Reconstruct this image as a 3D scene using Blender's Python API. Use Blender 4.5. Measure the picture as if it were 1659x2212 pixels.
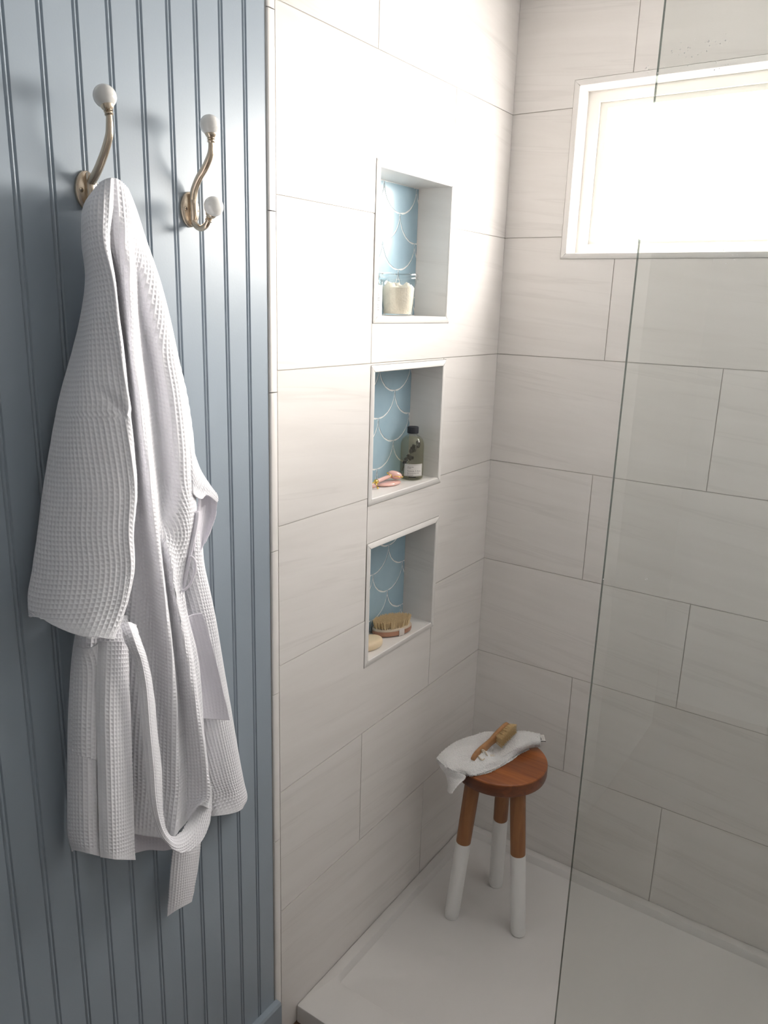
import bpy, bmesh, math, random
import numpy as np
from mathutils import Vector, Matrix

random.seed(7)
np.random.seed(7)
for o in list(bpy.data.objects):
    bpy.data.objects.remove(o, do_unlink=True)
S = bpy.context.scene
COL = S.collection

# ------------------------------------------------------------------ camera
# corner of the shower = x 0, y 0; tiled niche wall is x = 0, window wall is y = 0
ZB = 1.59                                    # height of the third tile joint
FPX = 1677.4
CAM = np.array([1.0014, -2.0389, 0.1276 + ZB])
yaw, pit, roll = -0.5928, -0.2618, 0.0299
FW = np.array([math.sin(yaw) * math.cos(pit), math.cos(yaw) * math.cos(pit), math.sin(pit)])
_r = np.cross(FW, [0, 0, 1.0]); _r /= np.linalg.norm(_r); _u = np.cross(_r, FW)
RT = math.cos(roll) * _r + math.sin(roll) * _u
UP = -math.sin(roll) * _r + math.cos(roll) * _u
cd = bpy.data.cameras.new('camera')
cd.sensor_fit = 'HORIZONTAL'; cd.sensor_width = 36.0
cd.lens = 36.0 * FPX / 1659.0
cd.clip_start = 0.02; cd.clip_end = 60
cam = bpy.data.objects.new('camera', cd); COL.objects.link(cam)
cam.matrix_world = Matrix(((RT[0], UP[0], -FW[0], CAM[0]), (RT[1], UP[1], -FW[1], CAM[1]),
                           (RT[2], UP[2], -FW[2], CAM[2]), (0, 0, 0, 1)))
S.camera = cam

# ------------------------------------------------------------------ light
WINDOW_LIGHT = 6.0
WINDOW_COLOUR = (1.0, 0.955, 0.90)
w = bpy.data.worlds.new('daylight'); S.world = w; w.use_nodes = True
w.node_tree.nodes['Background'].inputs[0].default_value = (0.75, 0.85, 1.0, 1)
w.node_tree.nodes['Background'].inputs[1].default_value = 1.0
al = bpy.data.lights.new('window_daylight', 'AREA'); al.shape = 'RECTANGLE'; al.size = 0.95; al.size_y = 0.20
al.energy = 7.0; al.color = WINDOW_COLOUR; al.spread = math.radians(150)
alo = bpy.data.objects.new('window_daylight', al); COL.objects.link(alo)
alo.location = (0.74, 0.078, ZB + 0.385); alo.rotation_euler = (math.radians(-90 + 13), 0, 0)   # daylight entering low through the pane
su = bpy.data.lights.new('hazy_sun', 'SUN'); su.energy = 15.0; su.angle = math.radians(34); su.color = (1.0, 0.94, 0.86)
suo = bpy.data.objects.new('hazy_sun', su); COL.objects.link(suo); suo.location = (2.0, 3.0, 3.5)
suo.rotation_euler = Vector((-0.52, -0.82, -0.20)).to_track_quat('-Z', 'Y').to_euler()   # low sun, spread by the frosted pane
S.view_settings.view_transform = 'Standard'
S.view_settings.look = 'None'
S.view_settings.gamma = 1.0
S.view_settings.use_curve_mapping = False
S.view_settings.exposure = 0.50

# ------------------------------------------------------------------ measuring: a picture point on a plane of the room
def _ray(px, py):
    return FW + RT * (px - 829.5) / FPX - UP * (py - 1106.0) / FPX
def at_x(px, py, x=0.0):
    d = _ray(px, py); return CAM + d * (x - CAM[0]) / d[0]
def at_y(px, py, y=0.0):
    d = _ray(px, py); return CAM + d * (y - CAM[1]) / d[1]
def at_z(px, py, z=0.0):
    d = _ray(px, py); return CAM + d * (z - CAM[2]) / d[2]

# ------------------------------------------------------------------ materials
def new_mat(name):
    m = bpy.data.materials.new(name); m.use_nodes = True
    nt = m.node_tree
    return m, nt, nt.nodes['Principled BSDF'], nt.nodes, nt.links
def plain(name, col, rough=0.5, metal=0.0, bump=0.0, bscale=200.0, var=0.0, vscale=20.0, coat=0.0, sss=0.0, spec=0.5, ao=None):
    m, nt, b, N, L = new_mat(name)
    b.inputs['Base Color'].default_value = (*col, 1)
    b.inputs['Roughness'].default_value = rough
    b.inputs['Metallic'].default_value = metal
    b.inputs['Specular IOR Level'].default_value = spec
    if coat: b.inputs['Coat Weight'].default_value = coat
    if sss:
        b.inputs['Subsurface Weight'].default_value = sss
        b.inputs['Subsurface Radius'].default_value = (0.01, 0.008, 0.006)
        b.inputs['Subsurface Scale'].default_value = 1.0
    g = N.new('ShaderNodeNewGeometry')
    if var:
        n = N.new('ShaderNodeTexNoise'); n.inputs['Scale'].default_value = vscale; n.inputs['Detail'].default_value = 4
        L.new(g.outputs['Position'], n.inputs['Vector'])
        mx = N.new('ShaderNodeMix'); mx.data_type = 'RGBA'
        mx.inputs[6].default_value = (*[c * (1 - var) for c in col], 1)
        mx.inputs[7].default_value = (*[min(1, c * (1 + var)) for c in col], 1)
        L.new(n.outputs['Fac'], mx.inputs[0]); L.new(mx.outputs[2], b.inputs['Base Color'])
    if bump:
        n = N.new('ShaderNodeTexNoise'); n.inputs['Scale'].default_value = bscale; n.inputs['Detail'].default_value = 3
        L.new(g.outputs['Position'], n.inputs['Vector'])
        bp = N.new('ShaderNodeBump'); bp.inputs['Strength'].default_value = 1.0; bp.inputs['Distance'].default_value = bump
        L.new(n.outputs['Fac'], bp.inputs['Height']); L.new(bp.outputs[0], b.inputs['Normal'])
    return m

def math_node(N, L, op, a, b=None):
    n = N.new('ShaderNodeMath'); n.operation = op
    for i, v in enumerate((a, b)):
        if v is None: continue
        if isinstance(v, (int, float)): n.inputs[i].default_value = v
        else: L.new(v, n.inputs[i])
    return n.outputs[0]

def stone_tile(name):
    """pale stone-look porcelain with soft lengthwise streaks and a few thin veins"""
    m, nt, b, N, L = new_mat(name)
    g = N.new('ShaderNodeNewGeometry'); oi = N.new('ShaderNodeObjectInfo')
    sp = N.new('ShaderNodeSeparateXYZ'); L.new(g.outputs['Position'], sp.inputs[0])
    h = math_node(N, L, 'ADD', sp.outputs[0], sp.outputs[1])
    # left wall reads y, window wall reads x; gentle tilt of the streaks
    tl = math_node(N, L, 'MULTIPLY', h, 0.10)
    zz = math_node(N, L, 'ADD', sp.outputs[2], tl)
    r = math_node(N, L, 'MULTIPLY', oi.outputs['Random'], 37.0)
    def streak(sx, sz, detail, dist):
        c = N.new('ShaderNodeCombineXYZ')
        L.new(math_node(N, L, 'MULTIPLY', h, sx), c.inputs[0])
        L.new(math_node(N, L, 'MULTIPLY', zz, sz), c.inputs[1])
        L.new(r, c.inputs[2])
        n = N.new('ShaderNodeTexNoise'); n.inputs['Scale'].default_value = 1.0
        n.inputs['Detail'].default_value = detail; n.inputs['Distortion'].default_value = dist
        n.inputs['Roughness'].default_value = 0.6
        L.new(c.outputs[0], n.inputs['Vector']); return n.outputs['Fac']
    s1 = streak(2.2, 22.0, 5, 0.6); s2 = streak(1.6, 60.0, 3, 0.3); s3 = streak(1.2, 26.0, 3, 0.35)
    cr = N.new('ShaderNodeValToRGB'); L.new(s1, cr.inputs[0])
    cr.color_ramp.elements[0].position = 0.3; cr.color_ramp.elements[0].color = (0.755, 0.722, 0.693, 1)
    cr.color_ramp.elements[1].position = 0.62; cr.color_ramp.elements[1].color = (0.80, 0.768, 0.742, 1)
    vr = N.new('ShaderNodeValToRGB'); L.new(s3, vr.inputs[0])
    e = vr.color_ramp.elements
    e[0].position = 0.0; e[0].color = (0, 0, 0, 1); e[1].position = 1.0; e[1].color = (0, 0, 0, 1)
    for p_, c_ in ((0.575, 0), (0.615, 1), (0.66, 0)):
        x = e.new(p_); x.color = (c_, c_, c_, 1)
    vm = math_node(N, L, 'MULTIPLY', vr.outputs[0], math_node(N, L, 'MULTIPLY', s2, 0.20))
    mx = N.new('ShaderNodeMix'); mx.data_type = 'RGBA'
    L.new(vm, mx.inputs[0]); L.new(cr.outputs[0], mx.inputs[6]); mx.inputs[7].default_value = (0.36, 0.33, 0.30, 1)
    L.new(mx.outputs[2], b.inputs['Base Color'])
    b.inputs['Roughness'].default_value = 0.38
    b.inputs['Specular IOR Level'].default_value = 0.4
    return m

def wood(name, dark, light, axis=0, rough=0.35, sc=1.0, coat=0.0):
    m, nt, b, N, L = new_mat(name)
    tc = N.new('ShaderNodeTexCoord'); mp = N.new('ShaderNodeMapping')
    s = [60.0 * sc] * 3; s[axis] = 4.0 * sc
    mp.inputs['Scale'].default_value = s
    L.new(tc.outputs['Object'], mp.inputs[0])
    n = N.new('ShaderNodeTexNoise'); n.inputs['Scale'].default_value = 1.0; n.inputs['Detail'].default_value = 6
    n.inputs['Distortion'].default_value = 0.8
    L.new(mp.outputs[0], n.inputs['Vector'])
    s = [9.0 * sc] * 3; s[axis] = 1.2 * sc
    mp2 = N.new('ShaderNodeMapping'); mp2.inputs['Scale'].default_value = s; L.new(tc.outputs['Object'], mp2.inputs[0])
    n2 = N.new('ShaderNodeTexNoise'); n2.inputs['Scale'].default_value = 1.0; n2.inputs['Detail'].default_value = 2
    L.new(mp2.outputs[0], n2.inputs['Vector'])
    a = math_node(N, L, 'ADD', math_node(N, L, 'MULTIPLY', n.outputs['Fac'], 0.55), math_node(N, L, 'MULTIPLY', n2.outputs['Fac'], 0.6))
    cr = N.new('ShaderNodeValToRGB'); L.new(a, cr.inputs[0])
    cr.color_ramp.elements[0].position = 0.38; cr.color_ramp.elements[0].color = (*dark, 1)
    cr.color_ramp.elements[1].position = 0.72; cr.color_ramp.elements[1].color = (*light, 1)
    L.new(cr.outputs[0], b.inputs['Base Color'])
    b.inputs['Roughness'].default_value = rough
    if coat: b.inputs['Coat Weight'].default_value = coat; b.inputs['Coat Roughness'].default_value = 0.2
    return m

def thin_glass(name, tint, rough=0.0, ior=1.45, boost=1.0, rim=None):
    """clear glass wall: passes light straight on, reflects by Fresnel"""
    m = bpy.data.materials.new(name); m.use_nodes = True
    nt = m.node_tree; N = nt.nodes; L = nt.links; N.remove(N['Principled BSDF'])
    t = N.new('ShaderNodeBsdfTransparent'); t.inputs[0].default_value = (*tint, 1)
    if rim:                                        # outline tinted darker, standing in for the dark edges refraction would give
        lw = N.new('ShaderNodeLayerWeight'); lw.inputs[0].default_value = 0.35
        mc = N.new('ShaderNodeMix'); mc.data_type = 'RGBA'; mc.inputs[6].default_value = (*tint, 1); mc.inputs[7].default_value = (*rim, 1)
        L.new(math_node(N, L, 'POWER', lw.outputs['Facing'], 3.0), mc.inputs[0]); L.new(mc.outputs[2], t.inputs[0])
    gl = N.new('ShaderNodeBsdfGlossy'); gl.inputs['Roughness'].default_value = rough
    gl.inputs[0].default_value = (1, 1, 1, 1)
    fr = N.new('ShaderNodeFresnel'); fr.inputs[0].default_value = ior
    mx = N.new('ShaderNodeMixShader')
    gm = N.new('ShaderNodeNewGeometry')            # only the outer face of a wall mirrors
    f_ = math_node(N, L, 'MULTIPLY', fr.outputs[0], boost)
    L.new(math_node(N, L, 'MULTIPLY', f_, math_node(N, L, 'SUBTRACT', 1.0, gm.outputs['Backfacing'])), mx.inputs[0])
    L.new(t.outputs[0], mx.inputs[1]); L.new(gl.outputs[0], mx.inputs[2])
    L.new(mx.outputs[0], N['Material Output'].inputs[0])
    return m

def emitter(name, col, strength):
    m = bpy.data.materials.new(name); m.use_nodes = True
    nt = m.node_tree; N = nt.nodes; L = nt.links; N.remove(N['Principled BSDF'])
    e = N.new('ShaderNodeEmission'); e.inputs[0].default_value = (*col, 1); e.inputs[1].default_value = strength
    L.new(e.outputs[0], N['Material Output'].inputs[0])
    return m

M = {}
M['tile'] = stone_tile('stone_tile')
M['grout'] = plain('grout', (0.58, 0.55, 0.52), 0.9)
M['trim_tile'] = plain('trim_tile', (0.80, 0.775, 0.75), 0.35, var=0.03, vscale=14)
M['blue_paint'] = plain('blue_paint', (0.31, 0.365, 0.42), 0.36, bump=0.00006, bscale=300, var=0.02, vscale=6)
M['white_wall'] = plain('white_wall', (0.80, 0.81, 0.83), 0.8, bump=0.0002, bscale=250)
M['ceiling'] = plain('ceiling_paint', (0.82, 0.82, 0.82), 0.9)
M['floor'] = wood('floor_wood', (0.10, 0.055, 0.035), (0.2, 0.12, 0.08), axis=1, rough=0.45)
M['tray'] = plain('tray_acrylic', (0.70, 0.68, 0.665), 0.42, bump=0.00015, bscale=500)
M['vinyl'] = plain('white_vinyl', (0.82, 0.8, 0.76), 0.35)
def frosted_pane():
    m = emitter('frosted_daylight_pane', WINDOW_COLOUR, WINDOW_LIGHT)
    N = m.node_tree.nodes; L = m.node_tree.links
    t = N.new('ShaderNodeBsdfTransparent'); t.inputs[0].default_value = (.6, .6, .6, 1)
    a = N.new('ShaderNodeAddShader'); L.new(N['Emission'].outputs[0], a.inputs[0]); L.new(t.outputs[0], a.inputs[1])
    L.new(a.outputs[0], N['Material Output'].inputs[0]); return m
M['pane'] = frosted_pane()
M['niche_blue'] = None
M['scale_grout'] = plain('scale_grout', (0.83, 0.84, 0.82), 0.85)
def scale_glaze():
    m, nt, b, N, L = new_mat('blue_scale_glaze')
    g = N.new('ShaderNodeNewGeometry'); oi = N.new('ShaderNodeObjectInfo')
    n = N.new('ShaderNodeTexNoise'); n.inputs['Scale'].default_value = 22; n.inputs['Detail'].default_value = 3
    L.new(g.outputs['Position'], n.inputs['Vector'])
    a = math_node(N, L, 'ADD', math_node(N, L, 'MULTIPLY', n.outputs['Fac'], 0.7), math_node(N, L, 'MULTIPLY', oi.outputs['Random'], 0.3))
    mx = N.new('ShaderNodeMix'); mx.data_type = 'RGBA'; L.new(a, mx.inputs[0])
    mx.inputs[6].default_value = (0.28, 0.42, 0.52, 1); mx.inputs[7].default_value = (0.42, 0.56, 0.63, 1)
    L.new(mx.outputs[2], b.inputs['Base Color']); b.inputs['Roughness'].default_value = 0.22
    return m
M['scale'] = scale_glaze()
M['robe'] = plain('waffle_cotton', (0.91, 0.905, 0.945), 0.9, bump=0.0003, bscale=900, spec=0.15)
M['robe_smooth'] = plain('robe_smooth_shade', (0.77, 0.75, 0.815), 0.9, bump=0.0003, bscale=700, spec=0.15)  # smooth inner and turned-away cloth of the robe, shade painted into its colour
M['terry'] = plain('terry_cotton', (0.93, 0.92, 0.915), 0.95, bump=0.004, bscale=330, spec=0.1)
M['nickel'] = plain('satin_nickel', (0.63, 0.53, 0.42), 0.26, metal=1.0, bump=0.0001, bscale=400)
M['porcelain'] = plain('porcelain', (0.78, 0.765, 0.74), 0.12, coat=0.4)
M['dark_slot'] = plain('dark_slot', (0.05, 0.045, 0.04), 0.6)
M['teak'] = wood('teak_seat', (0.13, 0.032, 0.012), (0.40, 0.125, 0.032), axis=0, rough=0.32, coat=0.25)
M['teak_leg'] = wood('teak_leg', (0.17, 0.065, 0.026), (0.36, 0.155, 0.06), axis=2, rough=0.42)
M['door_paint'] = plain('door_paint', (0.82, 0.81, 0.79), 0.4)
M['teak_edge'] = wood('teak_edge', (0.045, 0.016, 0.009), (0.20, 0.06, 0.02), axis=0, rough=0.4, coat=0.15)
M['white_paint'] = plain('white_dipped_paint', (0.83, 0.82, 0.805), 0.4)
M['beech'] = wood('beech', (0.33, 0.155, 0.06), (0.47, 0.24, 0.105), axis=0, rough=0.45, sc=1.5)
M['pear'] = wood('pear_wood', (0.36, 0.17, 0.11), (0.48, 0.25, 0.16), axis=0, rough=0.4, sc=1.5)
M['bristle'] = plain('bristle', (0.74, 0.55, 0.29), 0.8, var=0.3, vscale=260)
M['pale_bristle'] = plain('pale_bristle', (0.90, 0.66, 0.40), 0.8, var=0.25, vscale=260)
M['cream_base'] = plain('brush_cream_base', (0.62, 0.52, 0.41), 0.5)
M['strap'] = plain('cotton_strap', (0.68, 0.615, 0.57), 0.9, bump=0.0003, bscale=900)
M['soap'] = plain('cream_soap', (0.78, 0.63, 0.43), 0.45, sss=0.3)
M['cord'] = plain('cotton_cord', (0.66, 0.57, 0.45), 0.9, bump=0.0004, bscale=900)
M['quartz'] = plain('rose_quartz', (0.78, 0.50, 0.45), 0.16, var=0.10, vscale=60, sss=0.5, coat=0.3)
M['gold'] = plain('polished_gold', (0.83, 0.58, 0.16), 0.16, metal=1.0)
M['black_cap'] = plain('black_plastic', (0.012, 0.013, 0.02), 0.6)
M['flower'] = plain('dried_flower', (0.012, 0.009, 0.02), 0.8, var=0.4, vscale=150)
M['stem'] = plain('dried_stem', (0.06, 0.045, 0.02), 0.8)
M['paper'] = plain('paper_label', (0.66, 0.64, 0.61), 0.7)
M['ink'] = plain('grey_ink', (0.07, 0.065, 0.065), 0.8)
M['black'] = plain('black_mark', (0.01, 0.009, 0.009), 0.6)
M['white_box'] = plain('white_carton', (0.8, 0.79, 0.77), 0.6)
M['salt'] = plain('bath_salts', (0.80, 0.73, 0.62), 0.9, bump=0.0012, bscale=260, var=0.18, vscale=45)
M['jar_glass'] = thin_glass('jar_glass', (0.965, 0.97, 0.965), 0.0, 1.5, 1.3, rim=(.52, .55, .54))
M['bottle_glass'] = thin_glass('bottle_glass', (0.975, 0.978, 0.96), 0.02, 1.5, 0.7, rim=(.74, .75, .68))
M['oil'] = thin_glass('pale_oil', (0.965, 0.955, 0.885), 0.05, 1.2, 0.1)
def cloudy(m, col, k):                           # a little haze in the liquid
    N = m.node_tree.nodes; L = m.node_tree.links; o = N['Material Output']; src = o.inputs[0].links[0].from_socket
    d = N.new('ShaderNodeBsdfDiffuse'); d.inputs[0].default_value = (*col, 1); t = N.new('ShaderNodeBsdfTranslucent'); t.inputs[0].default_value = (*col, 1)
    a = N.new('ShaderNodeMixShader'); L.new(d.outputs[0], a.inputs[1]); L.new(t.outputs[0], a.inputs[2])
    b = N.new('ShaderNodeMixShader'); b.inputs[0].default_value = k; L.new(src, b.inputs[1]); L.new(a.outputs[0], b.inputs[2]); L.new(b.outputs[0], o.inputs[0])
cloudy(M['oil'], (0.86, 0.82, 0.62), 0.11)
M['panel_glass'] = thin_glass('shower_glass', (0.953, 0.965, 0.957), 0.0, 1.5, 1.9)
M['glass_edge'] = plain('dark_glass_edge', (0.34, 0.38, 0.36), 0.05, metal=1.0)
M['steel'] = plain('steel_clip', (0.6, 0.6, 0.58), 0.2, metal=1.0)

# ------------------------------------------------------------------ mesh helpers
class MB:
    def __init__(s): s.v = []; s.f = []; s.m = []
    def add(s, vs, fs, mi=0):
        o = len(s.v); s.v += [tuple(map(float, p)) for p in vs]
        s.f += [tuple(o + i for i in f) for f in fs]; s.m += [mi] * len(fs); return s
    def box(s, a, b, mi=0):
        (x0, y0, z0), (x1, y1, z1) = a, b
        return s.add([(x0, y0, z0), (x1, y0, z0), (x1, y1, z0), (x0, y1, z0), (x0, y0, z1), (x1, y0, z1), (x1, y1, z1), (x0, y1, z1)],
                     [(0, 3, 2, 1), (4, 5, 6, 7), (0, 1, 5, 4), (1, 2, 6, 5), (2, 3, 7, 6), (3, 0, 4, 7)], mi)
    def lathe(s, prof, c=(0, 0, 0), n=32, mi=0, cap=True, frame=None, sx=1.0, sy=1.0):
        """prof = [(radius, height)] bottom to top round the frame's z"""
        X, Y, Z = frame or (np.array([1., 0, 0]), np.array([0, 1., 0]), np.array([0, 0, 1.]))
        c = np.array(c, float); vs = []; fs = []
        for r, h in prof:
            for k in range(n):
                a = 2 * math.pi * k / n
                vs.append(c + X * (r * sx * math.cos(a)) + Y * (r * sy * math.sin(a)) + Z * h)
        for i in range(len(prof) - 1):
            for k in range(n):
                k2 = (k + 1) % n
                fs.append((i * n + k, i * n + k2, (i + 1) * n + k2, (i + 1) * n + k))
        if cap:
            fs.append(tuple(reversed(range(n)))); m = (len(prof) - 1) * n
            fs.append(tuple(m + k for k in range(n)))
        return s.add(vs, fs, mi)
    def tube(s, pts, rad, n=10, mi=0, cap=True, flat=1.0):
        pts = [np.array(p, float) for p in pts]
        rads = rad if hasattr(rad, '__len__') else [rad] * len(pts)
        vs = []; fs = []; ref = None
        for i, p in enumerate(pts):
            t = pts[min(i + 1, len(pts) - 1)] - pts[max(i - 1, 0)]; t /= np.linalg.norm(t) + 1e-12
            if ref is None:
                ref = np.cross(t, [0.3, 0.2, 1.0] if abs(t[2]) < 0.9 else [0, 1.0, 0])
            ref = ref - t * (ref @ t); ref /= np.linalg.norm(ref) + 1e-12
            b = np.cross(t, ref)
            for k in range(n):
                a = 2 * math.pi * k / n
                vs.append(p + ref * rads[i] * math.cos(a) + b * rads[i] * flat * math.sin(a))
        for i in range(len(pts) - 1):
            for k in range(n):
                k2 = (k + 1) % n; fs.append((i * n + k, i * n + k2, (i + 1) * n + k2, (i + 1) * n + k))
        if cap:
            fs.append(tuple(reversed(range(n)))); m = (len(pts) - 1) * n; fs.append(tuple(m + k for k in range(n)))
        return s.add(vs, fs, mi)
    def prism(s, poly, o, U, V, W, d, mi=0, bevel=0.0):
        """polygon in the U,V plane at o, pushed d along W; front edge chamfered by bevel"""
        o, U, V, W = (np.array(q, float) for q in (o, U, V, W)); n = len(poly)
        P = np.array(poly, float)
        back = [o + U * a + V * b for a, b in P]
        if bevel:
            c = P.mean(0); Q = P.copy()
            for i in range(n):
                v = c - P[i]; Q[i] = P[i] + v / (np.linalg.norm(v) + 1e-9) * bevel * 1.3
            mid = [o + U * a + V * b + W * (d - bevel * .6) for a, b in P]
            top = [o + U * a + V * b + W * d for a, b in Q]
            vs = back + mid + top
            fs = [tuple(reversed(range(n)))] + [(i, (i + 1) % n, n + (i + 1) % n, n + i) for i in range(n)] \
                + [(n + i, n + (i + 1) % n, 2 * n + (i + 1) % n, 2 * n + i) for i in range(n)] + [tuple(2 * n + i for i in range(n))]
        else:
            top = [o + U * a + V * b + W * d for a, b in P]
            vs = back + top
            fs = [tuple(reversed(range(n)))] + [(i, (i + 1) % n, n + (i + 1) % n, n + i) for i in range(n)] + [tuple(n + i for i in range(n))]
        return s.add(vs, fs, mi)
    def build(s, name, mats, parent=None, smooth=False, origin=None, fix=True):
        V = np.array(s.v, float)
        if origin is None:
            origin = np.array([(V[:, 0].min() + V[:, 0].max()) / 2, (V[:, 1].min() + V[:, 1].max()) / 2, V[:, 2].min()])
        origin = np.array(origin, float)
        me = bpy.data.meshes.new(name)
        me.from_pydata([tuple(p) for p in (V - origin)], [], s.f)
        if not isinstance(mats, (list, tuple)): mats = [mats]
        for m in mats: me.materials.append(m)
        if any(s.m): me.polygons.foreach_set('material_index', s.m)
        if fix:
            bm = bmesh.new(); bm.from_mesh(me); bmesh.ops.recalc_face_normals(bm, faces=bm.faces); bm.to_mesh(me); bm.free()
        if smooth is not False:
            me.polygons.foreach_set('use_smooth', [True] * len(me.polygons))
            if smooth is not True: me.set_sharp_from_angle(angle=math.radians(smooth))
        o = bpy.data.objects.new(name, me); COL.objects.link(o)
        place(o, origin, parent)
        return o

WORLD = {}
def place(o, loc, parent=None):
    loc = np.array(loc, float)
    if parent is not None:
        o.parent = parent; o.location = loc - WORLD[parent.name]
    else: o.location = loc
    WORLD[o.name] = loc
def empty(name, loc):
    o = bpy.data.objects.new(name, None); o.empty_display_size = 0.05; COL.objects.link(o); place(o, loc); return o
def tag(o, label=None, cat=None, group=None, kind=None):
    if label: o['label'] = label
    if cat: o['category'] = cat
    if group: o['group'] = group
    if kind: o['kind'] = kind
    return o

def cr1(P, n):
    """Catmull-Rom resample of P (k,...) to n samples along axis 0"""
    P = np.asarray(P, float); k = len(P)
    E = np.concatenate([(2 * P[0] - P[1])[None], P, (2 * P[-1] - P[-2])[None]])
    u = np.linspace(0, k - 1, n); i = np.minimum(u.astype(int), k - 2); f = u - i
    sh = (n,) + (1,) * (P.ndim - 1); f = f.reshape(sh)
    a, b, c, d = E[i], E[i + 1], E[i + 2], E[i + 3]
    return 0.5 * ((2 * b) + (c - a) * f + (2 * a - 5 * b + 4 * c - d) * f ** 2 + (-a + 3 * b - 3 * c + d) * f ** 3)

def grid_mesh(G, name, mat, parent=None, origin=None, smooth=True):
    nr, nc = G.shape[:2]
    V = G.reshape(-1, 3)
    if origin is None: origin = np.array([V[:, 0].mean(), V[:, 1].mean(), V[:, 2].min()])
    idx = np.arange(nr * nc).reshape(nr, nc)
    F = np.stack([idx[:-1, :-1], idx[1:, :-1], idx[1:, 1:], idx[:-1, 1:]], -1).reshape(-1, 4)
    me = bpy.data.meshes.new(name)
    me.vertices.add(len(V)); me.vertices.foreach_set('co', (V - origin).astype(np.float32).ravel())
    me.loops.add(F.size); me.loops.foreach_set('vertex_index', F.astype(np.int32).ravel())
    me.polygons.add(len(F)); me.polygons.foreach_set('loop_start', np.arange(0, F.size, 4, dtype=np.int32))
    me.polygons.foreach_set('loop_total', np.full(len(F), 4, dtype=np.int32))
    me.update(calc_edges=True); me.validate()
    if smooth: me.polygons.foreach_set('use_smooth', np.ones(len(me.polygons), dtype=bool))
    me.materials.append(mat)
    o = bpy.data.objects.new(name, me); COL.objects.link(o); place(o, origin, parent)
    return o

def normals(G, face):
    n = np.cross(np.gradient(G, axis=0), np.gradient(G, axis=1))
    n /= np.linalg.norm(n, axis=2, keepdims=True) + 1e-12
    if (n @ np.array(face, float)).mean() < 0: n = -n
    return n

def cloth(name, rows, mat, parent=None, cell=0.0068, amp=0.0014, res=0.0012, anchor=0.5, face=(1, -0.5, 0.1), edges='', bias=0.0, noise=None, thick=0.0022, extra=None):
    """rows of 3-D points (top to bottom) -> a smooth woven sheet with raised waffle threads"""
    A = np.array(rows, float)
    Lr = max(np.linalg.norm(np.diff(A, axis=1), axis=2).sum(1)); Lc = max(np.linalg.norm(np.diff(A, axis=0), axis=2).sum(0))
    nc = max(6, int(Lr / res)); nr = max(6, int(Lc / res))
    G = cr1(A, nr); G = np.swapaxes(cr1(np.swapaxes(G, 0, 1), nc), 0, 1)
    if extra is not None: G = extra(G)
    ds = np.linalg.norm(np.diff(G, axis=1), axis=2); s = np.concatenate([np.zeros((nr, 1)), np.cumsum(ds, 1)], 1)
    s = s - s[:, [int(anchor * (nc - 1))]]
    dt = np.linalg.norm(np.diff(G, axis=0), axis=2); t = np.concatenate([np.zeros((1, nc)), np.cumsum(dt, 0)], 0)
    t = 0.6 * t + 0.4 * t.mean(1, keepdims=True)
    n = normals(G, face)
    if amp:
        u = (s + bias * t) / cell; v = (t - bias * s) / cell
        hgt = np.maximum(np.abs(np.cos(np.pi * u)), np.abs(np.cos(np.pi * v)) * 0.93) ** 4
        # plain hems without pits
        e = 0.016
        for side in edges:
            if side == 'b': d = (t[-1:, :] - t)
            elif side == 't': d = t - t[:1, :]
            elif side == 'l': d = s - s[:, :1]
            else: d = s[:, -1:] - s
            k = np.clip((d - e * 0.6) / (e * 0.4), 0, 1); hgt = hgt * (0.25 + 0.75 * k) + 0.3 * (1 - k)
        G = G + n * (hgt * amp)[..., None]
    # rolled edges: carry the sheet round its border and back, so that it has a thickness
    def rim(G, n):
        w_ = thick
        B0 = G[:1] - n[:1] * w_; B1 = G[-1:] - n[-1:] * w_
        return np.concatenate([B0, G, B1], 0)
    n2 = normals(G, face)
    n2 = np.where(np.linalg.norm(n2, axis=2, keepdims=True) > 0.5, n2, n)
    G2 = rim(G, n2); n3 = np.concatenate([n2[:1], n2, n2[-1:]], 0)
    G2 = np.swapaxes(rim(np.swapaxes(G2, 0, 1), np.swapaxes(n3, 0, 1)), 0, 1)
    return grid_mesh(G2, name, mat, parent)

def text_mesh(txt, size, mapfn, name, mat, parent):
    """flat lettering laid on a surface by mapfn(x, y) -> 3-D point"""
    cu = bpy.data.curves.new('lettering', 'FONT'); cu.body = txt; cu.size = size; cu.resolution_u = 2
    o = bpy.data.objects.new('lettering', cu); COL.objects.link(o)
    dg = bpy.context.evaluated_depsgraph_get(); dg.update()
    me = bpy.data.meshes.new_from_object(o.evaluated_get(dg))
    bpy.data.objects.remove(o, do_unlink=True); bpy.data.curves.remove(cu)
    mb = MB(); mb.add([mapfn(v.co.x, v.co.y) for v in me.vertices], [tuple(p.vertices) for p in me.polygons])
    bpy.data.meshes.remove(me)
    return mb.build(name, mat, parent, fix=False)

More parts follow.
